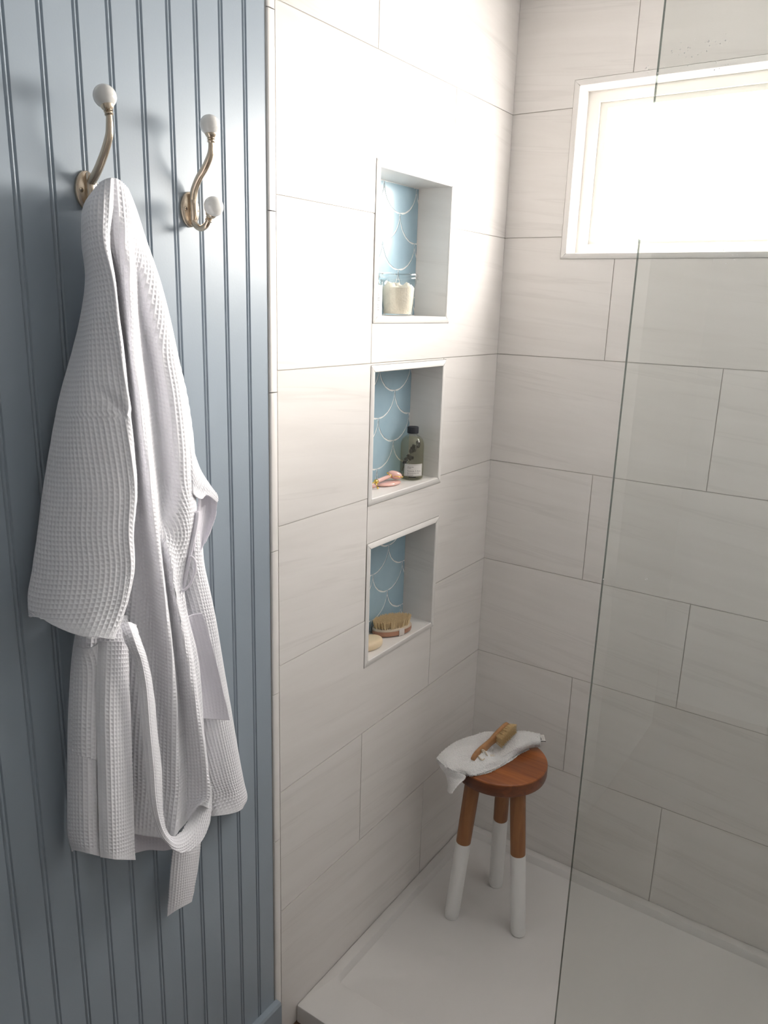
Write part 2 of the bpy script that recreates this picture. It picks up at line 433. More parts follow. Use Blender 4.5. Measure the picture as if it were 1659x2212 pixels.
# ================================================================== the room
def pt(plane, h, z, d):
    return (d, h, z) if plane == 'left' else (h, -d, z)
def slab(mb, plane, rect, holes, d0, d1, ch=0.0):
    """rectangle (h0,z0,h1,z1) with rectangular holes, from depth d0 to d1 towards the room"""
    hs = sorted({rect[0], rect[2]} | {min(max(q, rect[0]), rect[2]) for h in holes for q in (h[0], h[2])})
    zs = sorted({rect[1], rect[3]} | {min(max(q, rect[1]), rect[3]) for h in holes for q in (h[1], h[3])})
    keep = {}
    for i in range(len(hs) - 1):
        for j in range(len(zs) - 1):
            ch_, cz = (hs[i] + hs[i + 1]) / 2, (zs[j] + zs[j + 1]) / 2
            keep[i, j] = not any(h[0] < ch_ < h[2] and h[1] < cz < h[3] for h in holes)
    for (i, j), k in keep.items():
        if not k: continue
        a, b, c, d = hs[i], zs[j], hs[i + 1], zs[j + 1]
        f = [pt(plane, a, b, d1), pt(plane, c, b, d1), pt(plane, c, d, d1), pt(plane, a, d, d1)]
        k_ = [pt(plane, a, b, d0), pt(plane, c, b, d0), pt(plane, c, d, d0), pt(plane, a, d, d0)]
        mb.add(f, [(0, 1, 2, 3)])
        mb.add(k_, [(3, 2, 1, 0)])
        for (di, dj, e0, e1) in ((0, -1, 0, 1), (1, 0, 1, 2), (0, 1, 2, 3), (-1, 0, 3, 0)):
            if not keep.get((i + di, j + dj), False):
                mb.add([f[e0], f[e1], k_[e1], k_[e0]], [(0, 1, 2, 3)])
    return mb
def weld(o):
    bm = bmesh.new(); bm.from_mesh(o.data)
    bmesh.ops.remove_doubles(bm, verts=bm.verts, dist=1e-5)
    bmesh.ops.recalc_face_normals(bm, faces=bm.faces); bm.to_mesh(o.data); bm.free()
    return o

L_ = [ZB + q for q in (0.6179, 0.3105, 0.0, -0.3065, -0.6099, -0.9135, -1.2261)]
CEIL = 2.5
RIMZ = 0.05
NW = dict(h0=-0.604, h1=-0.304)
NICHES = [(-0.604, ZB + 0.1012, -0.304, ZB + 0.4028), (-0.606, ZB - 0.3100, -0.306, ZB - 0.0200), (-0.605, ZB - 0.7200, -0.305, ZB - 0.4330)]
TW = 0.0150
OUT = [(a - TW, b - TW, c + TW, d + TW) for a, b, c, d in NICHES]
WIN = (0.181, ZB + 0.270, 1.36, ZB + 0.666)
WOUT = (WIN[0] - .0155, WIN[1] - .0145, WIN[2] + .0155, WIN[3] + .0145)
ND = 0.092                                  # depth of the niches
GR = 0.0011                                 # half a grout joint
EDGE = -0.9268                              # where the field tiles end

# ---- tiled wall with the three niches
grow = lambda r, e: (r[0] - e, r[1] - e, r[2] + e, r[3] + e)
wl = slab(MB(), 'left', (-0.9485, 0.0, 0.12, CEIL), [grow(n, 0.010) for n in NICHES], -0.16, -0.0022).build('wall_left', M['grout'], fix=False)
weld(wl); tag(wl, 'pale stone-look tiled shower wall with three stacked niches', kind='structure')
rows_z = [0.0] + L_[::-1] + [CEIL]          # bottom to top
for r in range(len(rows_z) - 1):
    z0, z1 = rows_z[r], rows_z[r + 1]
    odd = (r % 2 == 0)                       # the bottom row has its joint near the corner
    cuts = [EDGE, -0.302, 0.0] if odd else [EDGE, -0.6215, 0.0]
    for a, b in zip(cuts[:-1], cuts[1:]):
        R = (a + GR, z0 + GR, b - (GR if b < 0 else 0.0), z1 - GR)
        hs = [grow(o, GR) for o in OUT if o[0] < R[2] and o[2] > R[0] and o[1] < R[3] and o[3] > R[1]]
        weld(slab(MB(), 'left', R, hs, -0.0021, 0.0).build('tile', M['tile'], wl, fix=False))

# ---- niches: liner boards, scale tiles, mitred edge trim
def clip(poly, R):
    def half(P, f, inter):
        out = []
        for i in range(len(P)):
            a, b = P[i - 1], P[i]
            fa, fb = f(a), f(b)
            if fb:
                if not fa: out.append(inter(a, b))
                out.append(b)
            elif fa: out.append(inter(a, b))
        return out
    def ix(v, ax):
        def g(a, b):
            t = (v - a[ax]) / (b[ax] - a[ax]); return tuple(a[k] + (b[k] - a[k]) * t for k in (0, 1))
        return g
    for f, g in ((lambda q: q[0] >= R[0], ix(R[0], 0)), (lambda q: q[0] <= R[2], ix(R[2], 0)),
                 (lambda q: q[1] >= R[1], ix(R[1], 1)), (lambda q: q[1] <= R[3], ix(R[3], 1))):
        if len(poly) < 3: return []
        poly = half(poly, f, g)
    return poly
SW, SH = 0.0708, 0.0643                      # half width of a scale, pitch of the courses
def scale_poly(cy, tip):
    g = 0.0016; w_ = SW - g
    P = []
    N_ = 10
    for k in range(N_ + 1):                  # lower half ellipse, left to right
        a = math.pi + math.pi * k / N_
        P.append((cy + w_ * math.cos(a), tip + SH + g * .4 + (SH - g * 1.0) * math.sin(a)))
    for k in range(1, N_):                   # right neighbour's arc up to the top
        a = math.pi + (math.pi / 2) * (1 - k / N_)
        P.append((cy + SW + (SW + g) * math.cos(a), tip + 2 * SH + (SH + g) * math.sin(a)))
    P.append((cy + 0.0002, tip + 2 * SH - 0.004))
    for k in range(1, N_):
        a = 1.5 * math.pi + (math.pi / 2) * (1 - k / N_)
        P.append((cy - SW + (SW + g) * math.cos(a), tip + 2 * SH + (SH + g) * math.sin(a)))
    return P
for ni, (n, tip0, cy0) in enumerate(zip(NICHES, (0.3368, -0.085, -0.4954), (-0.3845, -0.3822, -0.387))):
    a, b, c, d = n
    nb = MB().box((-ND - 0.02, a - .0095, b - .0095), (-ND - 0.0010, c + .0095, d + .0095)).build('niche', M['scale_grout'], wl)
    for R in ((a - .0095, b - .0095, a, d + .0095), (c, b - .0095, c + .0095, d + .0095), (a, d, c, d + .0095), (a, b - .0095, c, b)):
        MB().box((-ND - 0.0009, R[0], R[1]), (0.0, R[2], R[3])).build('jamb', M['tile'], nb)
    r_in = (a + .0015, b + .0015, c - .0015, d - .0015)
    for row in range(-4, 8):
        tip = ZB + tip0 - SH * row
        for k in range(-5, 6):
            if (k + row) % 2: continue
            P = clip(scale_poly(cy0 + k * SW, tip), r_in)
            if len(P) < 3: continue
            A = np.array(P); x_, y_ = A[:, 0], A[:, 1]
            if abs(np.dot(x_, np.roll(y_, 1)) - np.dot(y_, np.roll(x_, 1))) / 2 < 2e-5: continue
            Q = [P[i] for i in range(len(P)) if math.dist(P[i], P[i - 1]) > 1e-5]
            MB().prism(Q, (-ND - .0011, 0, 0), (0, 1, 0), (0, 0, 1), (1, 0, 0), 0.0011).build('scale_tile', M['scale'], nb)
    A, B, C_, D = OUT[ni]
    for P in ([(A, B), (C_, B), (c, b), (a, b)], [(C_, B), (C_, D), (c, d), (c, b)], [(C_, D), (A, D), (a, d), (c, d)], [(A, D), (A, B), (a, b), (a, d)]):
        P = np.array(P); cen = P.mean(0)
        g = 0.0004                           # hairline mitres
        i0, i1 = P[3], P[2]
        vs = []
        dirv = (P[1] - P[0]) / np.linalg.norm(P[1] - P[0])
        o0, o1 = P[0] + dirv * g, P[1] - dirv * g; n1_, n0_ = P[2] - dirv * g, P[3] + dirv * g
        inw = (n0_ + n1_ - o0 - o1) / 2; inw /= np.linalg.norm(inw)
        for (q0, q1, x_) in ((o0, o1, .0003), (o0, o1, .0012), (o0 + inw * .0018, o1 + inw * .0018, .0022), (n0_ - inw * .0012, n1_ - inw * .0012, .0022), (n0_, n1_, .0010), (n0_, n1_, .0003)):
            vs += [(x_, q0[0], q0[1]), (x_, q1[0], q1[1])]
        fs = [(2 * i, 2 * i + 1, 2 * i + 3, 2 * i + 2) for i in range(5)] + [(10, 11, 1, 0), (0, 2, 4, 6, 8, 10), (11, 9, 7, 5, 3, 1)]
        MB().add(vs, fs).build('edge_trim', M['trim_tile'], nb, smooth=30)

# ---- bullnose strip where the tile meets the panelling
tr = MB().box((-0.02, -0.9475, 0.0), (-0.0022, EDGE - .0008, CEIL)).build('trim_1', M['grout'])
tag(tr, 'narrow stone bullnose strip edging the tiled wall', kind='structure')
zz = [0.0] + [at_x(590, y_, 0)[2] for y_ in (1822, 1502, 1192, 848, 456, 20)] + [CEIL]
for z0, z1 in zip(zz[:-1], zz[1:]):
    y0, y1 = -0.9470, EDGE - .0014
    vs = []
    prof = [(y0, -.0022), (y0, -.0008), (y0 + .0012, .0006), (y0 + .003, .0012), (y1 - .001, .0012), (y1, .0004), (y1, -.0022)]
    for z_ in (z0 + .0009, z1 - .0009):
        vs += [(x_, y_, z_) for y_, x_ in prof]
    k = len(prof)
    MB().add(vs, [(i, i + 1, k + i + 1, k + i) for i in range(k - 1)] + [(k - 1, 0, k, 2 * k - 1), tuple(range(k)), tuple(range(2 * k - 1, k - 1, -1))]).build('bullnose_tile', M['trim_tile'], tr, smooth=40)

# ---- painted beadboard
PITCH = 0.05275
wb = MB().box((-0.16, -3.1, 0.0), (-0.0125, -0.9487, CEIL)).build('wall_beadboard', M['blue_paint'])
tag(wb, 'blue-grey painted beadboard wall with vertical beaded planks', kind='structure')
def plank_profile(y0, y1):
    """(y, x) across one plank from y0 up to y1; the double quirk and bead sit at its low-y side"""
    q = 0.0020; bw = 0.0042; dp = 0.0024
    P = [(y0, -dp * .6), (y0 + q * .4, -dp), (y0 + q, -.0012)]
    for k in range(1, 6):
        t = k / 6; P.append((y0 + q + bw * t, -.0012 + .0014 * math.sin(math.pi * t)))
    P += [(y0 + q + bw, -.0012), (y0 + 2 * q * .75 + bw, -dp), (y0 + 2 * q * 1.0 + bw, -dp), (y0 + 2 * q * 1.25 + bw, -.0006), (y0 + 2 * q * 1.4 + bw, 0.0)]
    P += [(y1 - .0009, 0.0), (y1 - .0003, -.0006), (y1 - .0002, -dp)]
    return P
k = 0
mesh0 = None
y1 = -0.9489 - 0.0038
while y1 > -1.95:
    y0 = y1 - PITCH
    pr = plank_profile(0.0, PITCH)
    if mesh0 is None:
        vs = []
        for z_ in (0.0, CEIL): vs += [(x_, y_, z_) for y_, x_ in pr] + [(-.0124, PITCH - .0002, z_), (-.0124, 0.0, z_)]
        n_ = len(pr) + 2
        o = MB().add([(a, b + y0, c) for a, b, c in vs], [(i, (i + 1) % n_, n_ + (i + 1) % n_, n_ + i) for i in range(n_)] + [tuple(range(n_)), tuple(range(2 * n_ - 1, n_ - 1, -1))]).build('plank', M['blue_paint'], wb, smooth=35, origin=(0, y0, 0))
        mesh0 = o.data
    else:
        o = bpy.data.objects.new('plank', mesh0); COL.objects.link(o); place(o, (0, y0, 0), wb)
    y1 = y0
# scribe moulding between the last plank and the bullnose
MB().box((-.012, -0.9526, 0), (-0.0030, -0.9488, CEIL)).build('scribe_strip', M['blue_paint'], wb)
bb = MB(); T_ = ZB - 1.4590
prof = [(0.0, 0.0), (.017, 0.0), (.017, T_ - .006), (.014, T_), (0.0, T_)]
bb.add([(x_, -3.05, z_) for x_, z_ in prof] + [(x_, -0.9450, z_) for x_, z_ in prof], [(i, (i + 1) % 5, 5 + (i + 1) % 5, 5 + i) for i in range(5)] + [(4, 3, 2, 1, 0), (5, 6, 7, 8, 9)])
tag(bb.build('baseboard_left', M['blue_paint']), 'blue-grey painted baseboard under the beadboard', kind='structure')

# ---- window wall
RX = 1.56
wbk = slab(MB(), 'back', (-0.16, 0.0, RX + .1, CEIL), [grow(WIN, .010)], -0.16, -0.0022).build('wall_back', M['grout'], fix=False)
weld(wbk); tag(wbk, 'pale stone-look tiled wall with the window', kind='structure')
for r in range(len(rows_z) - 1):
    z0, z1 = rows_z[r], rows_z[r + 1]
    odd = (r % 2 == 0)
    cuts = [0.0, 0.606, 1.216, RX] if odd else [0.0, 0.3110, 0.921, 1.531, RX]
    for a, b in zip(cuts[:-1], cuts[1:]):
        R = (a + (GR if a > 0 else .0003), z0 + GR, b - GR, z1 - GR)
        hs = [grow(WOUT, GR)] if (WOUT[0] < R[2] and WOUT[2] > R[0] and WOUT[1] < R[3] and WOUT[3] > R[1]) else []
        if hs and hs[0][0] <= R[0] and hs[0][2] >= R[2] and hs[0][1] <= R[1] and hs[0][3] >= R[3]: continue
        weld(slab(MB(), 'back', R, hs, -0.0021, 0.0).build('tile', M['tile'], wbk, fix=False))

# ---- window: mitred tile casing, tiled returns, vinyl frame, sash, frosted pane
a, b, c, d = WIN; A, B, C_, D = WOUT
REC = 0.062
wn = MB()
slab(wn, 'back', (a, b, c, d), [(a + .030, b + .026, c - .030, d - .026)], -REC - .045, -REC)
wn = weld(wn.build('window_1', M['vinyl'], fix=False)); tag(wn, 'wide bright frosted window in a white frame', kind='structure')
sa = MB(); slab(sa, 'back', (a + .0302, b + .0262, c - .0302, d - .0262), [(a + .050, b + .040, c - .050, d - .040)], -REC - .040, -REC - .010)
weld(sa.build('sash', M['vinyl'], wn, fix=False))
MB().box((a + .0502, REC + .022, b + .0402), (c - .0502, REC + .028, d - .0402)).build('pane', M['pane'], wn)
for R in ((a - .0095, b - .0095, a, d + .0095), (c, b - .0095, c + .0095, d + .0095), (a, d, c, d + .0095), (a, b - .0095, c, b)):
    MB().box((R[0], 0.0, R[1]), (R[2], REC + .05, R[3])).build('window_return', M['trim_tile'], wn)
for P in ([(A, B), (C_, B), (c, b), (a, b)], [(C_, B), (C_, D), (c, d), (c, b)], [(C_, D), (A, D), (a, d), (c, d)], [(A, D), (A, B), (a, b), (a, d)]):
    P = np.array(P); g = .0004
    dirv = (P[1] - P[0]) / np.linalg.norm(P[1] - P[0])
    o0, o1 = P[0] + dirv * g, P[1] - dirv * g; n1_, n0_ = P[2] - dirv * g, P[3] + dirv * g
    inw = (n0_ + n1_ - o0 - o1) / 2; inw /= np.linalg.norm(inw)
    vs = []
    for (q0, q1, x_) in ((o0, o1, .0003), (o0, o1, .0012), (o0 + inw * .0018, o1 + inw * .0018, .0022), (n0_ - inw * .0012, n1_ - inw * .0012, .0022), (n0_, n1_, .0010), (n0_, n1_, .0003)):
        vs += [(q0[0], -x_, q0[1]), (q1[0], -x_, q1[1])]
    fs = [(2 * i, 2 * i + 1, 2 * i + 3, 2 * i + 2) for i in range(5)] + [(10, 11, 1, 0), (0, 2, 4, 6, 8, 10), (11, 9, 7, 5, 3, 1)]
    MB().add(vs, fs).build('casing_tile', M['trim_tile'], wn, smooth=30)

# ---- the rest of the shell, out of view
BY = -3.0
tag(MB().box((RX, BY - .1, 0), (RX + .1, 0.002, CEIL)).build('wall_right', M['white_wall']), 'white wall at the far end of the shower', kind='structure')
tag(MB().box((-.16, BY - .1, 0), (RX + .1, BY, CEIL)).build('wall_behind', M['white_wall']), 'white wall behind the viewer', kind='structure')
tag(MB().box((-.16, BY - .1, CEIL), (RX + .1, 0.16, CEIL + .1)).build('ceiling', M['ceiling']), 'white ceiling', kind='structure')
tag(MB().box((-.16, BY - .1, -.1), (RX + .1, 0.16, 0.0)).build('floor', M['floor']), 'dark wood bathroom floor', kind='structure')

tag(MB().box((.262, -2.72, .008), (.302, -1.95, 2.03)).build('door_1', M['door_paint']), 'white door standing open behind the viewer', kind='structure')

# ---- shower tray
def rrect(x0, y0, x1, y1, r, n=6):
    P = []
    for cx, cy, a0 in ((x1 - r, y1 - r, 0), (x0 + r, y1 - r, 90), (x0 + r, y0 + r, 180), (x1 - r, y0 + r, 270)):
        for k in range(n + 1):
            t = math.radians(a0 + 90 * k / n); P.append((cx + r * math.cos(t), cy + r * math.sin(t)))
    return P
TX = 1.555
loops = [(rrect(.001, -.873, TX, -.001, .004), .001), (rrect(.001, -.873, TX, -.001, .004), RIMZ - .004), (rrect(.002, -.8715, TX - .001, -.002, .004), RIMZ - .001), (rrect(.004, -.869, TX - .003, -.004, .004), RIMZ),
         (rrect(.029, -.760, TX - .029, -.029, .022), RIMZ), (rrect(.0302, -.7585, TX - .0302, -.0302, .022), RIMZ - .0012), (rrect(.0352, -.752, TX - .0352, -.0352, .020), RIMZ - .0215), (rrect(.040, -.746, TX - .040, -.040, .018), RIMZ - .0238),
         (rrect(.30, -.5, TX - .3, -.3, .02), RIMZ - .0245)]
mb = MB(); n_ = len(loops[0][0]); vs = []
for P, z_ in loops: vs += [(x_, y_, z_) for x_, y_ in P]
fs = [(i * n_ + k, i * n_ + (k + 1) % n_, (i + 1) * n_ + (k + 1) % n_, (i + 1) * n_ + k) for i in range(len(loops) - 1) for k in range(n_)]
fs += [tuple(reversed(range(n_))), tuple((len(loops) - 1) * n_ + k for k in range(n_))]
tag(mb.add(vs, fs).build('shower_tray', M['tray'], smooth=40), 'low white acrylic shower tray with a raised rim', 'shower tray')

# ---- fixed glass screen
GX, GY = 0.6170, -0.80
gp = empty('glass_screen', (1.08, GY, RIMZ))
tag(gp, 'clear frameless glass shower screen standing on the tray', 'glass screen')
MB().box((GX + .0005, GY - .004, RIMZ + .0005), (RX - .002, GY + .004, 2.32)).build('glass_pane', M['panel_glass'], gp)
MB().box((GX, GY - .0042, RIMZ + .0005), (GX + .0004, GY + .0042, 2.32)).build('glass_edge', M['glass_edge'], gp)

rd = random.Random(3); mb = MB()
for px, py, n in ((1480, 112, 16), (1535, 95, 16), (1420, 150, 8), (1560, 140, 6), (1395, 1250, 2), (1304, 1250, 1), (1585, 555, 5)):
    for _ in range(n):
        c = at_y(px + rd.gauss(0, 18 if n > 2 else 2), py + rd.gauss(0, 9 if n > 2 else 2), GY - .0043); r_ = rd.uniform(.0005, .0011)
        mb.lathe([(r_, .0), (r_ * .8, .0004), (.0001, .0006)], c, 8, frame=(np.array([1., 0, 0]), np.array([0, 0, 1.]), np.array([0, -1., 0])))
ws = mb.build('water_spots', M['white_paint'], gp, smooth=True); ws['kind'] = 'stuff'

# ================================================================== things
# ---- coat hooks
def ell(P, Q, n):  # helper: smooth path through points
    return cr1(np.array(P, float), n)
def coat_hook(plate_px, upper, ball_up, lower, ball_lo, label):
    y0 = at_x(*plate_px)[1]; zc = at_x(*plate_px)[2]
    root = empty('coat_hook', (0.0, y0, zc)); tag(root, label, 'hook', 'coat hooks on the beadboard')
    # oval domed back plate
    fr = (np.array([0, 1., 0]), np.array([0, 0, 1.]), np.array([1., 0, 0]))
    pl = MB().lathe([(.0265, .0004), (.0265, .003), (.0255, .0045), (.021, .0062), (.0, .0072)], (0, y0, zc), 40, frame=fr, sx=.70, sy=1.0, cap=False).build('back_plate', M['nickel'], root, smooth=50)
    for s in (-1, 1):
        c = (0.0056, y0 + s * .0120, zc)
        sc = MB().lathe([(.0032, 0), (.0032, .0012), (.0024, .0020), (0, .0022)], c, 16, frame=fr, cap=False).build('screw', M['nickel'], pl, smooth=50)
        MB().box((c[0] + .0019, c[1] - .0019, c[2] - .0004), (c[0] + .0024, c[1] + .0019, c[2] + .0004)).box((c[0] + .0019, c[1] - .0004, c[2] - .0019), (c[0] + .00235, c[1] + .0004, c[2] + .0019)).build('screw_slot', M['dark_slot'], pl)
    # upright boss on the plate
    MB().tube([(.0055, y0, zc - .024), (.0085, y0, zc - .020), (.0105, y0, zc - .012), (.011, y0, zc), (.0105, y0, zc + .012), (.0085, y0, zc + .019), (.006, y0, zc + .023)], [.002, .0048, .0062, .0066, .0062, .005, .003], 14).build('boss', M['nickel'], root, smooth=50)
    U = [(.0085, zc + .008)] + [tuple(at_y(q[0], q[1], y0)[[0, 2]]) for q in upper]
    P = ell([(x_, y0, z_) for x_, z_ in U], None, 40)
    MB().tube(P, np.interp(np.linspace(0, 1, 40), [0, .15, .6, .85, 1], [.0062, .0058, .0053, .0046, .0040]), 14).build('upper_arm', M['nickel'], root, smooth=60)
    Lo = [(.0085, zc - .006)] + [tuple(at_y(q[0], q[1], y0)[[0, 2]]) for q in lower]
    P2 = ell([(x_, y0, z_) for x_, z_ in Lo], None, 32)
    MB().tube(P2, np.interp(np.linspace(0, 1, 32), [0, .3, .8, 1], [.0058, .0052, .0046, .0042]), 14).build('lower_prong', M['nickel'], root, smooth=60)
    for PP, b in ((P, ball_up), (P2, ball_lo)):
        e = PP[-1]; c = at_y(b[0], b[1], y0); ax = c - e; ax /= np.linalg.norm(ax)
        X = np.array([0, 1., 0]); Y = np.cross(ax, X)
        R = 0.0152
        base = c - ax * R * .93
        MB().lathe([(.0042, -.011), (.0058, -.0095), (.0058, -.0082), (.0046, -.0068), (.0062, -.0052), (.0050, -.0040), (.0072, -.0016), (.0088, .0014), (.0090, .0026), (.0078, .0034)], base, 24, frame=(X, Y, ax)).build('ferrule', M['nickel'], root, smooth=35)
        pr = [(R * math.sin(t), -R * .97 * math.cos(t)) for t in np.linspace(0.02, math.pi - .02, 22)]
        MB().lathe(pr, c, 32, frame=(X, Y, ax)).build('knob', M['porcelain'], root, smooth=True)
    return root, y0, zc, P2
HK1, hy, hz, prong = coat_hook((186, 413),
    [(209, 372), (222, 340), (231, 312), (236, 290), (236.5, 268), (235.5, 247)], (226.5, 208),
    [(202, 438), (211, 452), (223, 456), (233, 449), (239, 437)], (243, 414),
    'nickel coat hook with white knobs holding up the bathrobe')
coat_hook((408, 453),
    [(420, 410), (430, 384), (443, 362), (452, 341), (456, 325), (456, 305)], (453.5, 270),
    [(417, 473), (422, 485), (433, 493), (444, 488), (451, 476)], (461.5, 446),
    'empty nickel double coat hook with two white porcelain knobs')

# ---- stool
SZ = ZB - 1.060                              # top of the seat
FLZ = RIMZ - 0.0239
SC = np.array([0.232, -0.292])
st = empty('stool', (SC[0], SC[1], FLZ)); tag(st, 'round three-legged teak stool with white-dipped legs in the shower', 'stool')
R = 0.128; TH = 0.043
se = MB().lathe([(.03, -TH), (R - .010, -TH), (R - .002, -TH + .006), (R, -TH + .014), (R, -.0045)], (SC[0], SC[1], SZ), 64, mi=1, cap=False)
se.lathe([(R, -.0045), (R - .0012, -.0014), (R - .004, 0), (.03, 0)], (SC[0], SC[1], SZ), 64, cap=False)
n0 = len(se.v); se.f += [tuple(range(63, -1, -1)), tuple(n0 - 64 + k for k in range(64))]; se.m += [1, 0]
so_ = se.build('seat', [M['teak'], M['teak_edge']], st, smooth=35, origin=(SC[0], SC[1], SZ - TH)); weld(so_)
for p_ in so_.data.polygons: p_.use_smooth = True
so_.data.set_sharp_from_angle(angle=math.radians(35))
LEGS = [((0.154, -0.372), (0.184, -0.347)), ((0.336, -0.316), (0.296, -0.311)), ((0.200, -0.182), (0.217, -0.226))]
for f, t in LEGS:
    f = np.array([f[0], f[1], FLZ + .0012]); t = np.array([t[0], t[1], SZ - TH + .004])
    ax = t - f; Ln = np.linalg.norm(ax); ax /= Ln
    X = np.cross(ax, [0, 1., 0]); X /= np.linalg.norm(X); Y = np.cross(ax, X)
    zpaint = (ZB - 1.315 - f[2]) / ax[2]
    lg = MB().lathe([(.0205, zpaint + .0002), (.0215, Ln)], f, 32, frame=(X, Y, ax)).build('leg', M['teak_leg'], st, smooth=40)
    # lower end dipped in white, cut level with the tray
    mb = MB(); n_ = 32; vs = []
    for k in range(n_):
        a_ = 2 * math.pi * k / n_; q = f + (X * math.cos(a_) + Y * math.sin(a_)) * .0195
        vs.append(q - ax * (q[2] - FLZ) / ax[2] + ax * .0016 )
    for h_, r_ in ((.010, .0209), (zpaint, .0213)):
        for k in range(n_):
            a_ = 2 * math.pi * k / n_; vs.append(f + (X * math.cos(a_) + Y * math.sin(a_)) * r_ + ax * h_)
    fs = [(i * n_ + k, i * n_ + (k + 1) % n_, (i + 1) * n_ + (k + 1) % n_, (i + 1) * n_ + k) for i in range(2) for k in range(n_)] + [tuple(reversed(range(n_))), tuple(2 * n_ + k for k in range(n_))]
    mb.add(vs, fs).build('painted_foot', M['white_paint'], lg, smooth=40)

# ---- washcloth on the stool
def tw(px, py, dz): return at_z(px, py, SZ + dz)
cols = 8
back = [(943, 1637, .010), (962, 1616, .014), (990, 1600, .016), (1022, 1588, .016), (1058, 1580, .015), (1095, 1585, .016), (1130, 1579, .020), (1166, 1584, .016)]
q1 = [(955, 1650, .012), (972, 1634, .020), (1000, 1616, .020), (1030, 1603, .014), (1060, 1596, .013), (1098, 1597, .016), (1132, 1588, .030), (1167, 1592, .024)]
q2 = [(972, 1661, .010), (988, 1649, .016), (1012, 1634, .020), (1040, 1622, .016), (1070, 1614, .012), (1102, 1608, .016), (1134, 1599, .030), (1168, 1602, .022)]
q3 = [(992, 1670, .008), (1004, 1664, .014), (1024, 1652, .016), (1052, 1642, .014), (1080, 1630, .016), (1106, 1620, .020), (1136, 1610, .022), (1168, 1609, .014)]
front = [(1008, 1675.5, .0035), (1018, 1675.5, .005), (1034, 1672, .006), (1062, 1663, .006), (1090, 1648, .006), (1112, 1632, .007), (1136, 1618, .007), (1167, 1614, .005)]
T_rows = [[tw(p[0], p[1], p[2] + (.004 if p[2] > .009 else .0)) for p in rr] for rr in (back, q1, q2, q3, front)]
wc = empty('washcloth', (SC[0], SC[1], SZ)); tag(wc, 'crumpled white terry washcloth draped over the stool seat', 'washcloth')
def terry(seed, a1, a2, rest=False):
    rd = np.random.RandomState(seed); K = [(rd.uniform(30, 85) * math.cos(t), rd.uniform(30, 85) * math.sin(t), rd.uniform(0, 6.28)) for t in rd.uniform(0, 3.14, 7)]
    def f(G):
        n = normals(G, (0.2, -.2, 1)); h = sum(np.sin(G[..., 0] * a + G[..., 1] * b + p_) for a, b, p_ in K) / 3
        nz = rd.uniform(-1, 1, G.shape[:2])
        e = np.minimum(np.minimum(np.arange(G.shape[0]), np.arange(G.shape[0])[::-1])[:, None], np.minimum(np.arange(G.shape[1]), np.arange(G.shape[1])[::-1])[None]) / 12.0
        k = np.clip(e, .25, 1)
        G = G + n * ((h * a1) * k + nz * a2)[..., None]
        if not rest: return G
        on = (G[..., 0] - SC[0]) ** 2 + (G[..., 1] - SC[1]) ** 2 < .13 ** 2
        G[..., 2] = np.where(on, np.maximum(G[..., 2], SZ + .0045 + nz * .0004), G[..., 2])
        return G
    return f
cloth('cloth_fold', T_rows, M['terry'], wc, amp=0, res=.0016, face=(0, 0, 1), thick=.004, extra=terry(2, .0068, .0014, True))
# under layer seen along the front, and the corner hanging past the seat
und = [[tw(1012, 1668, .003), tw(1035, 1664, .003), tw(1065, 1653, .003), tw(1095, 1638, .003), tw(1118, 1625, .003), tw(1140, 1612, .003)],
       [tw(1030, 1675, .0022), tw(1056, 1669, .0022), tw(1082, 1656, .0022), tw(1106, 1642, .0022), tw(1124, 1628, .0022), tw(1144, 1619, .0022)]]
cloth('lower_fold', und, M['terry'], wc, amp=0, res=.0016, face=(0, 0, 1), thick=.0015, extra=terry(4, .0006, .0012))
def hang(px, py, k, fwd=0.0):                # below the rim, at the distance of the k-th point of the cloth's free edge
    d = (edge[k] - CAM) @ FW - fwd; return CAM + _ray(px, py) * d
edge = [tw(943, 1638, .012), tw(958, 1652, .013), tw(976, 1663, .011), tw(1004, 1674, .006)]
fl = [edge,
      [hang(946, 1648, 0), hang(960, 1663, 1), hang(979, 1671, 2), hang(1006, 1677, 3, .006)],
      [hang(953, 1661, 0), hang(966, 1674, 1), hang(983, 1682, 2), hang(1002, 1683, 3, .008)],
      [hang(962, 1672, 0), hang(970, 1682, 1, .004), hang(981, 1690, 2, .006), hang(994, 1689, 3, .012)],
      [hang(967, 1694, 0), hang(971, 1698, 1, .006), hang(977, 1701, 2, .010), hang(985, 1698, 3, .018)],
      [hang(966, 1709, 0), hang(969, 1712, 1, .008), hang(972, 1714, 2, .012), hang(975, 1712, 3, .022)]]
cloth('hanging_corner', fl, M['terry'], wc, amp=0, res=.0016, face=(1, -1, 0.2), thick=.003, extra=terry(6, .0006, .0004))
tg = MB()
a_, b_, c_, d_ = tw(1166, 1587, .022), tw(1175, 1587, .020), tw(1179, 1602, .016), tw(1167, 1602, .018)
tg.add([a_, b_, c_, d_] + [q - np.array([0, 0, .0012]) for q in (a_, b_, c_, d_)], [(0, 1, 2, 3), (7, 6, 5, 4), (0, 4, 5, 1), (1, 5, 6, 2), (2, 6, 7, 3), (3, 7, 4, 0)])
tgo = tg.build('care_tag', M['paper'], wc); tgo['label'] = 'small printed fabric tag with a black edge'
up = np.array([0, 0, .0006])
bd = lambda p0, p1, w_: MB().tube([p0 + up, p1 + up], w_, 6)
bd(d_, (c_ + d_) / 2 + up, .0009).build('tag_edge', M['black'], tgo); bd((c_ + d_) / 2 + up, c_, .0009).build('tag_edge', M['black'], tgo)
